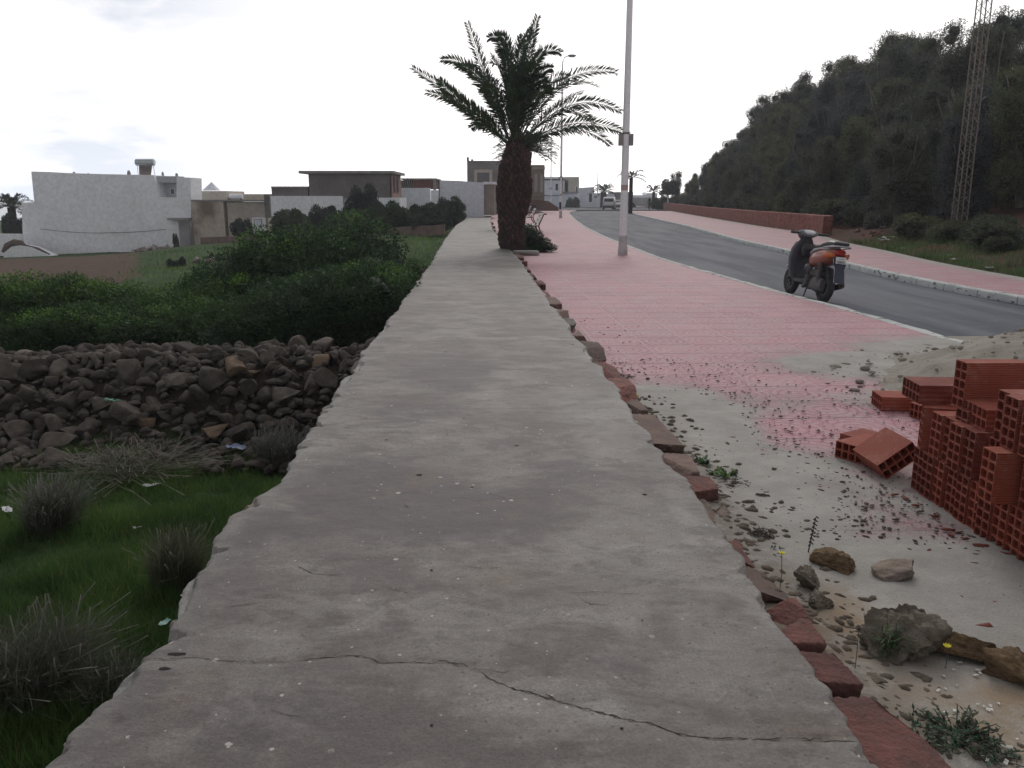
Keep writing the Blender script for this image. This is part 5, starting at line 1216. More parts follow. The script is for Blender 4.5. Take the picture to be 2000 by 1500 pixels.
while y > 2.2:
    brick(2.27 + r.uniform(-.01, .012) + (.012 if i % 4 == 3 else 0), y, .004, (0, 0, r.uniform(-.03, .03)), lay[0]); y -= .102 + (r.random() < .25) * .022; i += 1
specials = {1: (-.0, .0), 5: (.03, .05), 6: (-.085, .0), 8: (.05, 0)}
y = 4.12; i = 0
while y > 2.3:
    dx, gp = specials.get(i, (r.uniform(-.015, .015), 0)); y -= gp
    lab = lay[1]
    if i == 0: lab = 'hollow brick turned askew at the far end of the second course'
    if i == 6: lab = 'hollow brick jutting out of the second course towards the wall'
    brick(2.27 + dx, y, .004 + BH + .002, (0, 0, r.uniform(-.035, .035) - (.30 if i == 0 else 0)), lab); y -= .102 + (r.random() < .2) * .02 + (.02 if i == 0 else 0) + (.03 if i in (5, 6) else 0); i += 1
T3 = .004 + 2 * BH + .004
brick(2.26, 4.17, T3 + BWd / 2, (R(-90), 0, R(-4)), 'hollow brick laid flat on top of the stack at its far end')
brick(2.32, 3.93, T3 + .052, (0, R(0), R(1)), 'topmost hollow brick of the stack, on edge with its long side towards the camera')
brick(2.31, 3.86 - .0, T3 - .0 + .0, (0, 0, R(2)), 'hollow brick under the topmost one in the stack').location.z = T3 - .17
brick(2.32, 3.84, T3 + BWd / 2 - .0, (R(-90), 0, R(-3)), 'hollow brick lying flat below the right half of the topmost brick').location.y = 3.66
y = 3.50
for k in range(10):
    brick(2.27 + r.uniform(-.02, .02) + (.03 if k == 0 else 0), y, T3, (0, 0, r.uniform(-.03, .03)), 'hollow red clay brick standing in the third course at the right frame edge'); y -= .104 + (.02 if k % 3 == 1 else 0)
# fallen bricks
ax = math.atan2(.53, .85)
brick(1.925 + .85 * .14, 4.72 + .53 * .14, .054, (R(90), 0, ax), 'fallen brick lying flat with its holes towards the wall, left of the stack').rotation_euler = Euler((R(90), 0, ax), 'XYZ')
o = brick(2.0, 4.60, .12, (0, 0, 0), 'fallen brick leaning against the foot of the stack')
# axis along -Y, long edge rising to the right at 36 degrees
xa = Vector((0.05, -1, 0)).normalized(); za = Vector((math.cos(R(36)), 0.05, math.sin(R(36)))).normalized(); ya = za.cross(xa).normalized()
M3 = Matrix((xa, ya, za)).transposed(); o.rotation_euler = M3.to_euler(); o.location = Vector((2.005, 4.45, .045)) + Vector((0.0, 0, 0))
brick(2.27, 4.86, .054, (R(90), 0, R(-58)), 'fallen brick half hidden behind the leaning one')
brick(2.84, 6.02, .054, (R(90), 0, R(-6)), 'broken brick lying alone on the tiles beyond the stack')
brick(2.95, 5.7, .054, (R(90), 0, R(12)), 'brick lying behind the far end of the stack')

# ================================================================== sand heap, gravel, shards, near rocks, plants
SANDM, g = newmat('building_sand'); co = g.tc()
c = g.mix(g.rng(g.noise(co, 2.5, 5, .6), .35, .7), (.37, .345, .30), (.27, .245, .205)); gr = g.rng(g.noise(co, 160, 3, .7), .3, .7, .75, 1.2)
c = g.mix(1., c, g.node('ShaderNodeCombineColor', {0: gr, 1: gr, 2: gr}).outputs[0], 'MULTIPLY'); finish(g, c, .95, g.bump(g.noise(co, 35, 6, .75), .8, .025), spec=.2)
cx, cy = 5.0, 6.75; ys = np.linspace(-2.6, 2.6, 150); Y, X = np.meshgrid(ys, np.linspace(-2.7, 2.6, 150), indexing='ij')
rad = np.hypot(X / 1.25, Y) / (1.55 + .35 * (n2(X, Y, 1.2, seed=6) - .5)); Z = .52 * (1 - sstep(rad, 0, 1.15)) + (n2(X, Y, 3, seed=7) - .5) * .10 * (1 - sstep(rad, .7, 1.25)) + (n2(X, Y, 14, seed=8, o=3) - .5) * .035 * (1 - sstep(rad, .8, 1.3)) - .03
heap = tag(link('sand_heap', gridmesh('sand_heap', X, Y, Z, SANDM), None, (cx, cy, 0)), 'heap of pale building sand behind the brick stack', 'sand heap')
def scatter(name, pts, m, smin, smax, seed, flat=.5, sub=1):
    V0, F0 = ICO[sub]; V0 = V0.copy(); r = np.random.default_rng(seed)
    for _ in range(6 if sub > 1 else 0):
        nrm = r.normal(size=3); nrm /= np.linalg.norm(nrm); q = np.maximum(V0 @ nrm - r.uniform(.3, .6), 0); V0 = V0 - q[:, None] * nrm[None]
    n = len(pts); pts = np.array(pts); s = smin + (smax - smin) * r.random(n) ** 3
    a = r.random(n) * 6.28; sc_ = np.stack([r.uniform(.7, 1.6, n), r.uniform(.5, 1, n), r.uniform(.4, 1, n) * flat], 1) * s[:, None]
    jit = 1 + (.35 if sub == 1 else .12) * (r.random((n, len(V0), 1)) - .5)
    v = V0[None] * sc_[:, None, :] * jit; x = v[..., 0] * np.cos(a)[:, None] - v[..., 1] * np.sin(a)[:, None]; y = v[..., 0] * np.sin(a)[:, None] + v[..., 1] * np.cos(a)[:, None]
    V = np.stack([x + pts[:, 0:1], y + pts[:, 1:2], v[..., 2] + pts[:, 2:3] + (s * .25)[:, None]], -1).reshape(-1, 3)
    Fc = (F0[None] + (np.arange(n) * len(V0))[:, None, None]).reshape(-1, 3); return mesh_np(name, V, Fc, m)
r = random.Random(19); pts = []
while len(pts) < 4600:
    px = r.uniform(1180, 2000); py = 700 + 800 * r.random() ** 1.3; p = P(px, py, .012)
    if p.x < wR(p.y) + .1 or p.x > kL(p.y) - .2: continue
    if vn(np.array([[p.x * 2.2, p.y * 2.2, 0]]), 3)[0] < .42 * r.random() + .18: continue
    if p.x > 2.08 and 2 < p.y < 4.3: continue
    pts.append((p.x, p.y, .008))
for i in range(300): p = P(1090 + r.random() * 150 + i * .3, 620 + i * .75, .01); pts.append((p.x + .05, p.y, .004))
DG = mat('dark_gravel', (.085, .07, .065), (.14, .11, .10), 40, .9)
tag(scatter_o := link('gravel', scatter('gravel', pts, DG, .0028, .015, 5)), 'dark grit and small clods scattered over the dusty tiles', 'gravel', kind='stuff')
pts = []
for i in range(650):
    a = r.uniform(0, 6.28); q = math.sqrt(r.random()) * 2.0; x, y_ = q * math.cos(a) * 1.2, q * math.sin(a); ra = math.hypot(x / 1.25, y_) / 1.55
    pts.append((cx + x, cy + y_, max(0, float(.52 * (1 - sstep(ra, 0, 1.15)))) + .0))
tag(link('sand_clods', scatter('sand_clods', pts, SANDM, .008, .045, 6, .8)), 'sandy clods over the building sand heap', 'clods', kind='stuff')
SH = mat('clay_shard', (.20, .055, .04), (.15, .045, .035), 20, .85)
shp = [rock('brick_shard', 600 + i, SH, 2, 10, .12, (1, .4, .2)) for i in range(5)]
for i, (px, py, s) in enumerate([(1665, 1082, .022), (1765, 1190, .016), (1925, 1226, .05), (1690, 1222, .022), (1720, 1205, .018), (1938, 1178, .020), (1990, 1145, .02), (1945, 1125, .014), (1745, 967, .03), (1770, 974, .035), (1787, 988, .03), (1825, 1008, .035), (1832, 1015, .022), (1848, 1035, .04), (1870, 1040, .03), (1858, 1046, .04), (1885, 1052, .03), (1922, 1068, .05), (1960, 1082, .035), (1980, 1092, .03), (1430, 855, .03), (1440, 862, .022), (1310, 830, .018), (1735, 800, .035), (1752, 796, .03), (1762, 806, .02), (1605, 892, .02), (1655, 860, .025), (1640, 858, .02), (1380, 770, .02), (1520, 862, .026), (1545, 822, .02), (1815, 1075, .018), (1700, 1012, .02), (1900, 1100, .02), (1785, 1240, .016), (1875, 1165, .018)]):
    p = P(px, py, .01); tag(link('brick_shard', shp[i % 5], None, (p.x, p.y, .013), (r.uniform(-.2, .2), r.uniform(-.2, .2), r.uniform(-.6, .6) + (0 if i % 3 else 2)), s), 'large flat red clay shard lying alone on the near sand' if i == 2 else 'red clay shard broken off the hollow bricks', 'brick shard', 'clay shards round the brick stack')
FLK = mat('white_flake', (.68, .67, .63), (.5, .48, .45), 30, .5)
for i in range(26):
    px, py = [(1865, 1310), (1900, 1322), (1850, 1345), (1928, 1372), (1935, 1385), (1855, 1400), (1990, 1440), (1975, 1470), (1930, 1480), (1960, 1478)][i % 10]; p = P(px + r.uniform(-22, 22), py + r.uniform(-14, 14), .02)
    tag(link('white_flake', scrap('white_flake', r.uniform(.004, .009), 60 + i, FLK), None, (p.x, p.y, .024), (r.uniform(-.4, .4), r.uniform(-.4, .4), r.uniform(0, 6))), 'small white flake on the ochre earth at the lower right', 'flake', 'white flakes near the wall')
RG = mat('crusty_rock', (.24, .205, .165), (.11, .092, .066), 14, .95, 1., 45, dist=.03); RY = mat('ochre_rock', (.235, .155, .080), (.13, .085, .05), 12, .95, 1., 40, dist=.03); RT = mat('tan_rock', (.27, .21, .17), (.18, .15, .135), 8, .9, .6, 40, dist=.015)
for i, (px, py, dm, m_, lab, rz, bx_) in enumerate([(1772, 1272, (.14, .12, .12), RG, 'largest crusty brown rock near the wall with grass growing on it', .4, .35), (1878, 1268, (.17, .075, .07), RY, 'long ochre rock behind the largest crusty rock', -.55, .3), (1985, 1322, (.10, .085, .07), RY, 'blocky brown rock cut by the right frame edge', .2, .7),
        (1755, 1120, (.105, .07, .055), RT, 'smooth tan rock lying alone on the pale sand', -.1, .2), (1622, 1100, (.10, .065, .055), RY, 'mossy ochre rock beside the dark dry stalk', -.5, .4), (1578, 1140, (.07, .07, .07), RG, 'rough grey brown rock touching the wall stones', .3, .2), (1612, 1178, (.08, .06, .05), RG, 'lower rough rock between the wall stones and the tan rock', .8, .3),
        (1392, 975, (.055, .05, .045), RT, 'pale knobbly lump against the wall edge', .3, .1), (1412, 1003, (.05, .04, .04), RT, 'small rounded pale lump beside the knobbly one', .9, .1), (1362, 998, (.07, .06, .05), RT, 'flattened pale lump on the wall edge', .1, .1), (1690, 1330, (.07, .04, .03), RG, 'grey shard of rock beside the largest red wall stone', .5, .4), (1265, 705 + 30, (.02, .018, .015), DG, 'dark pebble on the pink tiles near the wall', 0, .2), (1512, 912, (.022, .02, .018), RG, 'small grey stone in the middle of the pale sand', 0, .2), (1487, 962, (.03, .022, .018), RG, 'brown clod beside the pale lumps', 0, .2)]):
    p = P(px, py, .03); me = rock('rock', 700 + i, m_, 5 if max(dm) > .06 else 4, 7, .20, dm, box=bx_, fine=.17 if m_ is not RT else .03)
    tag(link('rock', me, None, (p.x, p.y, dm[2] * .55), (r.uniform(-.1, .1), r.uniform(-.15, .15), rz)), lab, 'rock')
# small plants
FRESH = m_leaf('weed_leaf', (.03, .075, .03), (.085, .16, .05), None, .2)
BLUEG = m_leaf('blue_green_leaf', (.02, .06, .038), (.05, .12, .07), None, .2)
DRY = mat('dry_twig', (.11, .09, .07), (.06, .05, .042), 20, .95)
YEL = mat('yellow_petal', (.75, .68, .06), (.65, .55, .04), 9, .6)
def weed(px, py, n, R0, h, m_, label, seed, lw=.012, ll=.03, name='weed'):
    p = P(px, py, .01); e_ = tag(empty(name, p), label, 'weed'); r = random.Random(seed); mb = MB(); V = []; Fs = []; T = []
    for i in range(n):
        a = r.uniform(0, 6.28); q = R0 * math.sqrt(r.random()); hh = h * r.uniform(.4, 1); b_ = Vector((math.cos(a) * q * .3, math.sin(a) * q * .3, 0)); t_ = Vector((math.cos(a) * q, math.sin(a) * q, hh)); mb.tube([b_, b_.lerp(t_, .5) + Vector((0, 0, hh * .2)), t_], .0016, 4)
        for k in range(7):
            c_ = b_.lerp(t_, .25 + .12 * k); d = Vector((r.uniform(-1, 1), r.uniform(-1, 1), r.uniform(-.2, .8))).normalized(); s_ = d.cross(Vector((0, 0, 1))).normalized(); k0 = len(V); l_ = ll * r.uniform(.5, 1.2)
            V += [c_, c_ + d * l_ * .5 - s_ * lw / 2, c_ + d * l_, c_ + d * l_ * .5 + s_ * lw / 2]; Fs.append((k0, k0 + 1, k0 + 2, k0 + 3)); T += [r.random()] * 4
    mb.build('stems', DRY, e_); link('leaves', mesh_np('leaves', np.array([tuple(v) for v in V]), np.array(Fs), m_, {'tint': np.array(T)}), e_); return e_
weed(1868, 1440, 60, .13, .05, FRESH, 'low green plant spreading at the lower right corner', 1, .008, .022)
weed(1790, 1450, 40, .10, .03, BLUEG, 'blue green creeping plant beside the biggest red wall stone', 2, .008, .02)
weed(1930, 1475, 40, .12, .03, BLUEG, 'blue green creeping plant at the very corner of the photo', 3, .008, .02)
weed(1370, 908, 10, .05, .04, FRESH, 'bright green seedling near the middle wall stones', 4, .02, .04)
weed(1415, 930, 18, .09, .03, FRESH, 'flattened green weed among dry litter beside the wall', 5, .016, .035)
weed(1735, 1290, 30, .05, .12, FRESH, 'grassy tuft growing on the largest crusty rock', 6, .004, .06)
weed(1512, 1082, 14, .03, .02, FRESH, 'tiny green sprig under the yellow flower near the wall', 7, .008, .02)
weed(1672, 1315, 8, .02, .02, FRESH, 'tiny green sprig beside the long red wall stone', 8, .01, .02)
def litter(px, py, n, R0, label, seed, h=.03):
    p = P(px, py, .01); r = random.Random(seed); mb = MB()
    for i in range(n):
        a = r.uniform(0, 6.28); q = R0 * math.sqrt(r.random()); c_ = Vector((math.cos(a) * q, math.sin(a) * q * .8, h * r.random() * (1 - q / R0))); d = Vector((r.uniform(-1, 1), r.uniform(-1, 1), r.uniform(-.3, .3))) * r.uniform(.01, .035)
        mb.tube([c_ - d, c_ + Vector((0, 0, .004)), c_ + d], r.uniform(.0008, .0022), 4)
    return tag(mb.build('dry_litter', DRY, loc=p), label, 'plant litter')
r = random.Random(29); pts = []
while len(pts) < 2300:
    py = 760 + 720 * r.random(); p = P(1300, py, .02); d = abs(r.gauss(0, .15)) + .06
    if p.y > 6.2: continue
    pts.append((float(wR(p.y)) + .03 + d, p.y, .008 + .02 * max(0, 1 - d / .3)))
tag(link('soil_clods', scatter('soil_clods', pts, mat('dark_soil', (.14, .11, .085), (.08, .065, .05), 9, .95), .004, .028, 31, .8)), 'dark soil clods and stone crumbs along the foot of the red wall stones', 'clods', kind='stuff')
litter(1410, 945, 160, .16, 'dry stalks and plant litter beside the middle wall stones', 1)
litter(1485, 1052, 260, .075, 'tight dark tuft of dead roots beside the wall', 2, .07)
litter(1530, 1100, 120, .10, 'thin scatter of dry stalks round the yellow flower', 3, .02)
litter(1700, 1350, 120, .12, 'dry stalks in front of the largest crusty rock', 4, .02)
litter(1200, 735, 140, .16, 'fine plant litter along the wall edge on the pink tiles', 5, .01)
def flower(px, py, hpx, label, seed, head=True):
    p = P(px, py, .01); e_ = tag(empty('wild_flower', p), label, 'flower'); h = hpx / 1620 * math.hypot(p.y, 1.5) * 1.02; r = random.Random(seed)
    mb = MB(); mb.tube([(0, 0, 0), (.004, 0, h * .5), (-.002, 0, h)], .0014, 5); mb.build('stem', DRY, e_)
    if head:
        mb = MB()
        for k in range(9):
            a = 6.2832 * k / 9; o_ = Vector((math.cos(a), math.sin(a), 0)); s_ = Vector((-o_.y, o_.x, 0)) * .005; c_ = Vector((-.002, 0, h)); mb.add([c_, c_ + o_ * .008 + s_ + Vector((0, 0, .006)), c_ + o_ * .014 + Vector((0, 0, .013)), c_ + o_ * .008 - s_ + Vector((0, 0, .006))], [(0, 1, 2, 3)])
        mb.build('petals', YEL, e_)
flower(1845, 1310, 45, 'yellow flower open beside the largest crusty rock', 1); flower(1522, 1160, 78, 'yellow flower on a long stem close to the red wall stones', 2); flower(1246, 790, 16, 'small yellow flower lying where sand meets the wall', 3)
p = P(1578, 1082, .01); mb = MB(); mb.tube([(0, 0, 0), (.01, 0, .09), (.022, 0, .17)], [.003, .0025, .0015], 5)
for k in range(16): z = .04 + k * .0085; mb.box((.004 + z * .11 + (.005 if k % 2 else -.005), 0, z), (.012, .006, .005), (0, .7 if k % 2 else -.7, 0))
tag(mb.build('dry_stalk', DARKG, loc=p), 'dark upright dry stalk beside the mossy ochre rock', 'stalk')
p = P(1668, 1320, .01); mb = MB(); mb.tube([(0, 0, 0), (.002, 0, .08), (0, 0, .165)], .0013, 5); mb.box((0, 0, .168), (.012, .012, .012), (.5, .5, 0)); tag(mb.build('dry_stalk', DRY, loc=p), 'thin stalk with a round seed head by the long red stone', 'stalk')
mb = MB(); mb.tube([P(a, b, .012 + .01 * (i % 2)) for i, (a, b) in enumerate([(1650, 1235), (1672, 1232), (1695, 1226), (1710, 1215), (1732, 1205), (1750, 1188)])], [.003, .004, .004, .0035, .003, .002], 6); tag(mb.build('twig', mat('pale_twig', (.36, .31, .26), (.28, .24, .2), 20, .9), smooth=True), 'pale crooked twig leaning on the largest crusty rock', 'twig')

# ================================================================== grass of the field, tussocks, litter
def blades(n, xy, hmin, hmax, w_, seed, lean=.5, zf=field_z, extra=0.):
    r = np.random.default_rng(seed); x, y = xy; z = zf(x, y) + (n2(x, y, .9, seed=3) - .5) * .14 + (n2(x, y, 4, seed=5, o=3) - .5) * .05 - .015
    h = r.uniform(hmin, hmax, n) * (.35 + 1.7 * np.clip(n2(x, y, 2.2, seed=15) - .3, 0, 1) * 1.6); a = r.random(n) * 6.28; la = r.random(n) * 6.28; l = h * lean * r.random(n)
    b = np.stack([x, y, z], 1); t = b + np.stack([np.cos(la) * l, np.sin(la) * l, h], 1); s = np.stack([np.cos(a), np.sin(a), 0 * a], 1) * w_ / 2
    V = np.stack([b - s, b + s, t], 1).reshape(-1, 3); tint = np.repeat(.35 * r.random(n) + .65 * np.clip(.5 + 2.2 * (n2(x, y, 1.6, seed=16) - .5), 0, 1), 3); tip = np.repeat((r.random(n) < .05 + extra) * .7, 3)
    return V, tint, tip
r = np.random.default_rng(5); n = 150000
y = 2.4 + 9.5 * r.random(n) ** 1.15; x0 = np.array(wL(y)) - .02; x1 = -.68 * y - .3; x = x0 + (x1 - x0) * r.random(n)
V1, t1, p1 = blades(n, (x, y), .04, .15, .0075, 6, .8)
n = 60000; y = 11 + 40 * r.random(n); x0 = np.array(wL(y)) - .1; x1 = -.68 * y; x = x0 + (x1 - x0) * r.random(n); keep = ~((-x / y > .40 + .08 * r.random(n)) & (y > 27) & (y < 60)) & (r.random(n) < 1.15 - y / 60); x = x[keep]; y = y[keep]
V2, t2, p2 = blades(len(x), (x, y), .08, .24, .03, 7)
V = np.concatenate([V1, V2]); tag(link('grass', mesh_np('grass', V, np.arange(len(V)).reshape(-1, 3), GRASSM, {'tint': np.concatenate([t1, t2]), 'tip': np.concatenate([p1, p2])})), 'short green grass covering the field below the wall', 'grass', kind='stuff')
# hillside foot grass
n = 16000; y = 10 + 20 * r.random(n); x = np.array(pR(y)) + .15 + 3.2 * r.random(n) ** 1.3
V1, t1, p1 = blades(n, (x, y), .05, .22, .018, 8, zf=lambda a, b: hill_z(a, b, a - np.array(pR(b))), extra=.1)
tag(link('grass', mesh_np('grass', V1, np.arange(len(V1)).reshape(-1, 3), GRASSM, {'tint': t1 * .8, 'tip': p1})), 'green grass strip between the far pavement and the wooded hill', 'grass', kind='stuff')
def tussock(px, py, R0, h, n, label, seed, m_=STRAW, feath=.3):
    p = P(px, py, -1.12); z = float(field_z(np.array([p.x]), np.array([p.y]))[0]) - .03; r = np.random.default_rng(seed); V = []; T = []; TP = []
    for i in range(n):
        a = r.uniform(0, 6.28); q = r.random() ** .7; hh = h * r.uniform(.5, 1.1); d = np.array([math.cos(a), math.sin(a), 0]); s = np.array([-d[1], d[0], 0]) * .0017
        a2 = r.uniform(0, 6.28); b = np.array([math.cos(a2), math.sin(a2), 0]) * R0 * .55 * r.random() ** .6; d = d + np.array([.35, -.15, 0]) + r.normal(size=3) * .25; d[2] = 0; q *= .75; m1 = b + d * R0 * q * .35 + np.array([0, 0, hh * .6]); t = b + d * R0 * q + np.array([0, 0, hh * (1 - .25 * q)])
        k = r.random() < feath; V += [b - s, b + s, m1 + s, m1 - s, m1 - s, m1 + s, t + s * (2.2 if k else .3), t - s * (2.2 if k else .3)]; T += [r.random()] * 8; TP += [0, 0, .2, .2, .2, .2, .9 * k, .9 * k]
    return tag(link('grass_tussock', mesh_np('grass_tussock', np.array(V), np.arange(len(V)).reshape(-1, 4), m_, {'tint': np.array(T), 'tip': np.array(TP)}), None, (p.x, p.y, z)), label, 'tussock', 'dry grass tussocks in the field')
TUS = m_leaf('tussock_blade', (.052, .064, .030), (.14, .150, .080), (.26, .25, .18), .45)
tussock(105, 1035, .36, .52, 1300, 'dry tussock with pale feathery heads below the left end of the heap', 1, TUS)
tussock(345, 1150, .30, .50, 1200, 'olive tussock pressed against the wall edge in mid field', 2, TUS, .1)
tussock(75, 1385, .46, .52, 1700, 'big dark tussock at the lower left corner', 3, TUS, .1)
tussock(545, 905, .42, .42, 1000, 'wispy dry tussock beside the wall just below the heap', 4, TUS)
tussock(250, 925, .8, .28, 900, 'thin line of dry stalks at the foot of the heap', 5, TUS, .6)
tussock(215, 1400, .28, .36, 700, 'small tussock between the corner one and the wall', 6, TUS, .1)
for i, (px, py, s, m_, lab, z) in enumerate([(300, 948, .075, LIT, 'white plastic scrap lying in the green grass', -1.06), (14, 996, .05, LIT, 'white scrap at the left frame edge in the grass', -1.06), (268, 1031, .035, LITG, 'tiny pale scrap in the grass below the white one', -1.06), (322, 1216, .035, mat('green_plastic', (.25, .42, .38), (.2, .35, .3), 5, .4), 'pale green plastic bit beside the wall', -1.0),
        (462, 874, .09, mat('blue_plastic', (.10, .14, .26), (.07, .1, .2), 5, .5), 'blue plastic bag at the foot of the stone heap', -1.0), (562, 720, .09, LIT, 'bright white plastic caught in the stone heap', -.45), (372, 1160, .06, LITG, 'pale card scrap stuck under the wall edge', -.7), (217, 782, .07, mat('teal_plastic', (.03, .16, .10), (.02, .12, .08), 5, .6), 'dark green plastic caught in the stone heap', -.55)]):
    p = P(px, py, z); tag(link('litter_scrap', scrap('litter_scrap', s, 90 + i, m_), None, p, (r.uniform(-.3, .3), r.uniform(-.3, .3), r.uniform(0, 6))), lab, 'litter')

# ================================================================== vehicles and the walking person
TYR = mat('tyre_rubber', (.035, .035, .038)); CARW = mat('car_white', (.68, .69, .72), (.64, .65, .68), 1, .25, coat=.6); CARS = mat('car_silver', (.50, .52, .56), (.46, .48, .52), 1, .25, coat=.6)
BUMP = mat('grey_bumper', (.06, .062, .068), (.05, .05, .055), 4, .6); TAIL = mat('tail_lamp', (.45, .03, .03), (.4, .03, .03), 3, .3)
def car(px, d, label, body, L_, W_, H_, van, rz):
    c = at(px, 400, d); e_ = tag(empty('van' if van else 'saloon_car', (c.x, d, -.12), rz), label, 'van' if van else 'car'); h = L_ / 2   # rear faces -Y
    def side(pts, wdt, taper, name, m_, par=None):
        mb = MB(); n = len(pts); V = []
        for sx, in ((-1,), (1,)):
            for y, z in pts: q = 1 - taper * max(0, (z - H_ * .55) / (H_ * .45)); V.append((sx * wdt / 2 * q, y, z))
        mb.add(V, [tuple(range(n)), tuple(range(2 * n - 1, n - 1, -1))] + [(i, (i + 1) % n, (i + 1) % n + n, i + n) for i in range(n)])
        return mb.build(name, m_, par or e_, bevel=.04 if name == 'body' else 0.)
    if van: pf = [(-h, .35), (-h - .02, .9), (-h + .05, 1.15), (-h + .22, 1.72), (-h + .45, H_), (h - 1.9, H_ - .02), (h - 1.25, 1.15), (h - .15, .95), (h, .6), (h, .3)]
    else: pf = [(-h, .35), (-h, .78), (-h + .15, .95), (-h + .65, 1.0), (-h + 1.25, H_), (h - 2.1, H_), (h - 1.3, .98), (h - .1, .85), (h, .6), (h, .3)]
    side(pf, W_, .16, 'body', body)
    zb, zt = (1.18, 1.62) if van else (1.0, H_ - .08); yb, yt = (-h + .05, -h + .19) if van else (-h + .66, -h + 1.15)
    mb = MB(); mb.prism([(-W_ * .38, yb - .02, zb), (W_ * .38, yb - .02, zb), (W_ * .34, yt - .02, zt), (-W_ * .34, yt - .02, zt)], (0, .03, 0)); mb.build('rear_window', GLASSD, e_)
    for s_ in (-1, 1):
        ya, yc = (-h + .5, h - 1.6) if van else (-h + 1.1, h - 1.7)
        mb = MB(); q = .92; mb.prism([(s_ * (W_ / 2 * q + .015), ya, zb), (s_ * (W_ / 2 * q + .015), yc + .3, zb), (s_ * (W_ / 2 * .86 + .01), yc - .1, zt), (s_ * (W_ / 2 * .86 + .01), ya + .15, zt)], (-s_ * .03, 0, 0)); mb.build('side_window', GLASSD, e_)
        MB().box((s_ * W_ * .445, -h - .01, .95 if van else .78), (.13, .06, .42 if van else .18)).build('tail_light', TAIL, e_)
        MB().box((s_ * (W_ / 2 + .09), h - 1.55, 1.05), (.16, .1, .14)).build('mirror', BUMP, e_, bevel=.02)
        for y in (-h + .75, h - .8):
            w_ = MB().torus((s_ * (W_ / 2 - .1), y, .32), .22, .1, 'x', 20, 8).build('wheel', TYR, e_, smooth=True)
            MB().tube([(s_ * (W_ / 2 - .02) - .06, y, .32), (s_ * (W_ / 2 - .02) + .02, y, .32)], .17, 14).build('rim', STEELW, w_)
    MB().box((0, -h - .04, .48), (W_ * .96, .16, .34 if van else .26)).build('rear_bumper', BUMP, e_, bevel=.03)
    MB().box((0, -h - .035, .82 if van else .68), (.46, .02, .11)).build('number_plate', FLK, e_)
    MB().box((0, h + .02, .48), (W_ * .96, .12, .26)).build('front_bumper', BUMP, e_, bevel=.03)
car(1190, 127, 'white van seen from behind on the road bend', CARW, 4.0, 1.86, 1.88, True, R(-9))
car(1206, 133, 'pale saloon car just right of the white van', CARS, 4.2, 1.7, 1.42, False, R(-9))

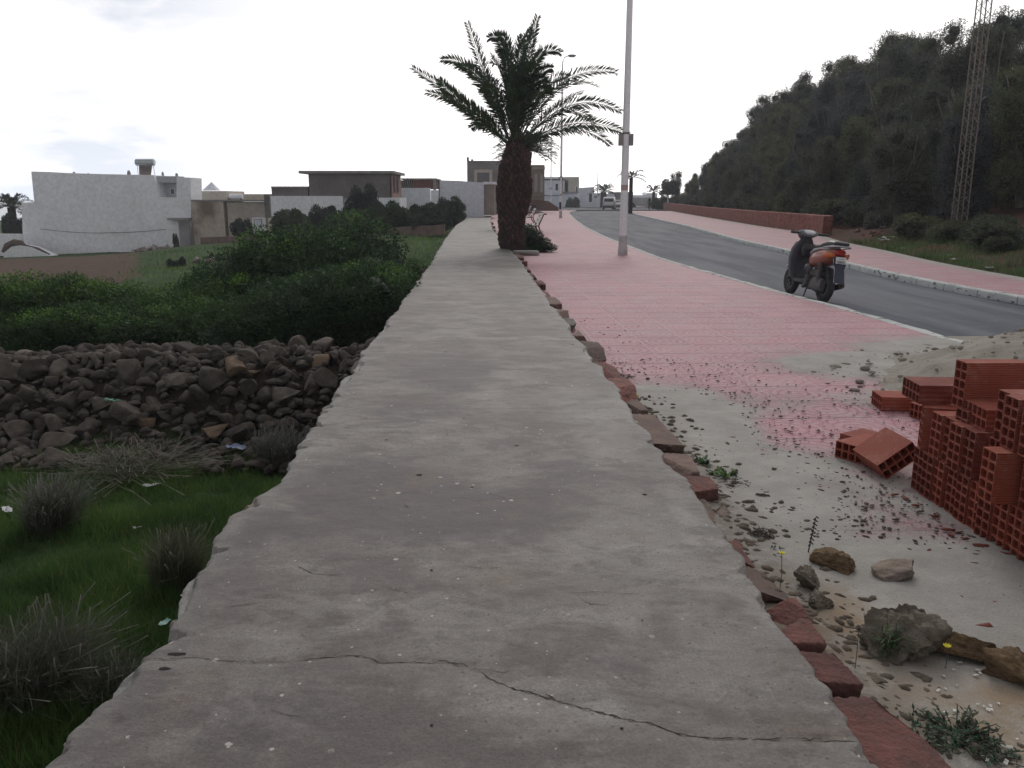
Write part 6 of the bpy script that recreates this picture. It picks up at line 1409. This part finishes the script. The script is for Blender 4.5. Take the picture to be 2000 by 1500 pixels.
def person():
    c = at(1268, 410, 110); e_ = tag(empty('person', (c.x, 110, .0), R(10)), 'person in dark clothes with a pale headscarf walking on the far pavement', 'person')
    J = [('pel', (0, 0, .95), .13), ('sp', (0, .0, 1.18), .125), ('ch', (0, .01, 1.38), .145), ('nk', (0, .02, 1.50), .06), ('hd', (0, .03, 1.60), .085), ('tp', (0, .02, 1.70), .07),
         ('sl', (.17, .01, 1.42), .06), ('el', (.21, -.05, 1.14), .045), ('wl', (.20, .04, .90), .032), ('hl', (.20, .07, .82), .03), ('sr', (-.17, .01, 1.42), .06), ('er', (-.22, .02, 1.14), .045), ('wr', (-.21, .12, .92), .032), ('hr', (-.20, .15, .84), .03),
         ('pl', (.09, 0, .90), .10), ('kl', (.10, .12, .50), .065), ('al', (.10, .02, .09), .045), ('tl', (.10, .16, .04), .04), ('pr', (-.09, 0, .90), .10), ('kr', (-.10, .02, .50), .065), ('ar', (-.10, -.20, .12), .045), ('tr', (-.10, -.08, .05), .04)]
    E_ = [('pel', 'sp'), ('sp', 'ch'), ('ch', 'nk'), ('nk', 'hd'), ('hd', 'tp'), ('ch', 'sl'), ('sl', 'el'), ('el', 'wl'), ('wl', 'hl'), ('ch', 'sr'), ('sr', 'er'), ('er', 'wr'), ('wr', 'hr'), ('pel', 'pl'), ('pl', 'kl'), ('kl', 'al'), ('al', 'tl'), ('pel', 'pr'), ('pr', 'kr'), ('kr', 'ar'), ('ar', 'tr')]
    ix = {j[0]: i for i, j in enumerate(J)}; me = bpy.data.meshes.new('body'); me.from_pydata([j[1] for j in J], [(ix[a], ix[b]) for a, b in E_], []); me.materials.append(mat('dark_clothes', (.02, .02, .025), (.03, .03, .036), 6, .9))
    o = link('body', me, e_); md = o.modifiers.new('skin', 'SKIN'); sv = me.skin_vertices[0].data
    for i, j in enumerate(J): sv[i].radius = (j[2], j[2] * .8); sv[i].use_root = i == 0
    sb = o.modifiers.new('sub', 'SUBSURF'); sb.levels = 2; sb.render_levels = 2
    MB().loft([(1.50, 0, .0, .095, .085), (1.58, 0, .015, .10, .115), (1.68, 0, .01, .095, .11), (1.75, 0, .0, .05, .06)], 14, 2.2, 'z').build('headscarf', mat('pale_cloth', (.34, .32, .32), (.28, .26, .26), 6, .9), e_, smooth=True)
    f = MB().loft([(1.55, 0, .105, .045, .02), (1.62, 0, .12, .055, .022), (1.68, 0, .11, .045, .02)], 12, 2.2, 'z').build('face', mat('skin', (.35, .22, .16), (.32, .2, .15), 5, .6), e_, smooth=True)
person()

# small broken stone filling the heap between the larger stones
r = random.Random(91); pts = []
for i in range(3600):
    x = r.uniform(-8.6, -1.5); y = r.uniform(7.7, 10.9)
    if x < -.68 * y: continue
    pts.append((x, y, pile_top(x, y) + r.uniform(0, .05)))
tag(link('rubble', scatter('rubble', pts, ROCKM, .035, .11, 9, 1., 2)), 'small broken stone filling the gaps of the field stone heap', 'rubble', kind='stuff')

# thin evening haze
hm = bpy.data.materials.new('haze'); hm.use_nodes = True; g = N(hm.node_tree)
v = g.node('ShaderNodeVolumePrincipled', {'Color': (.9, .92, 1.), 'Density': .0008, 'Anisotropy': .3}).outputs[0]
g.node('ShaderNodeOutputMaterial', {'Volume': v})
tag(MB().box((40, 140, 5), (330, 420, 44)).build('haze', hm), 'thin pale haze over the far houses and hillside', 'haze', kind='stuff')
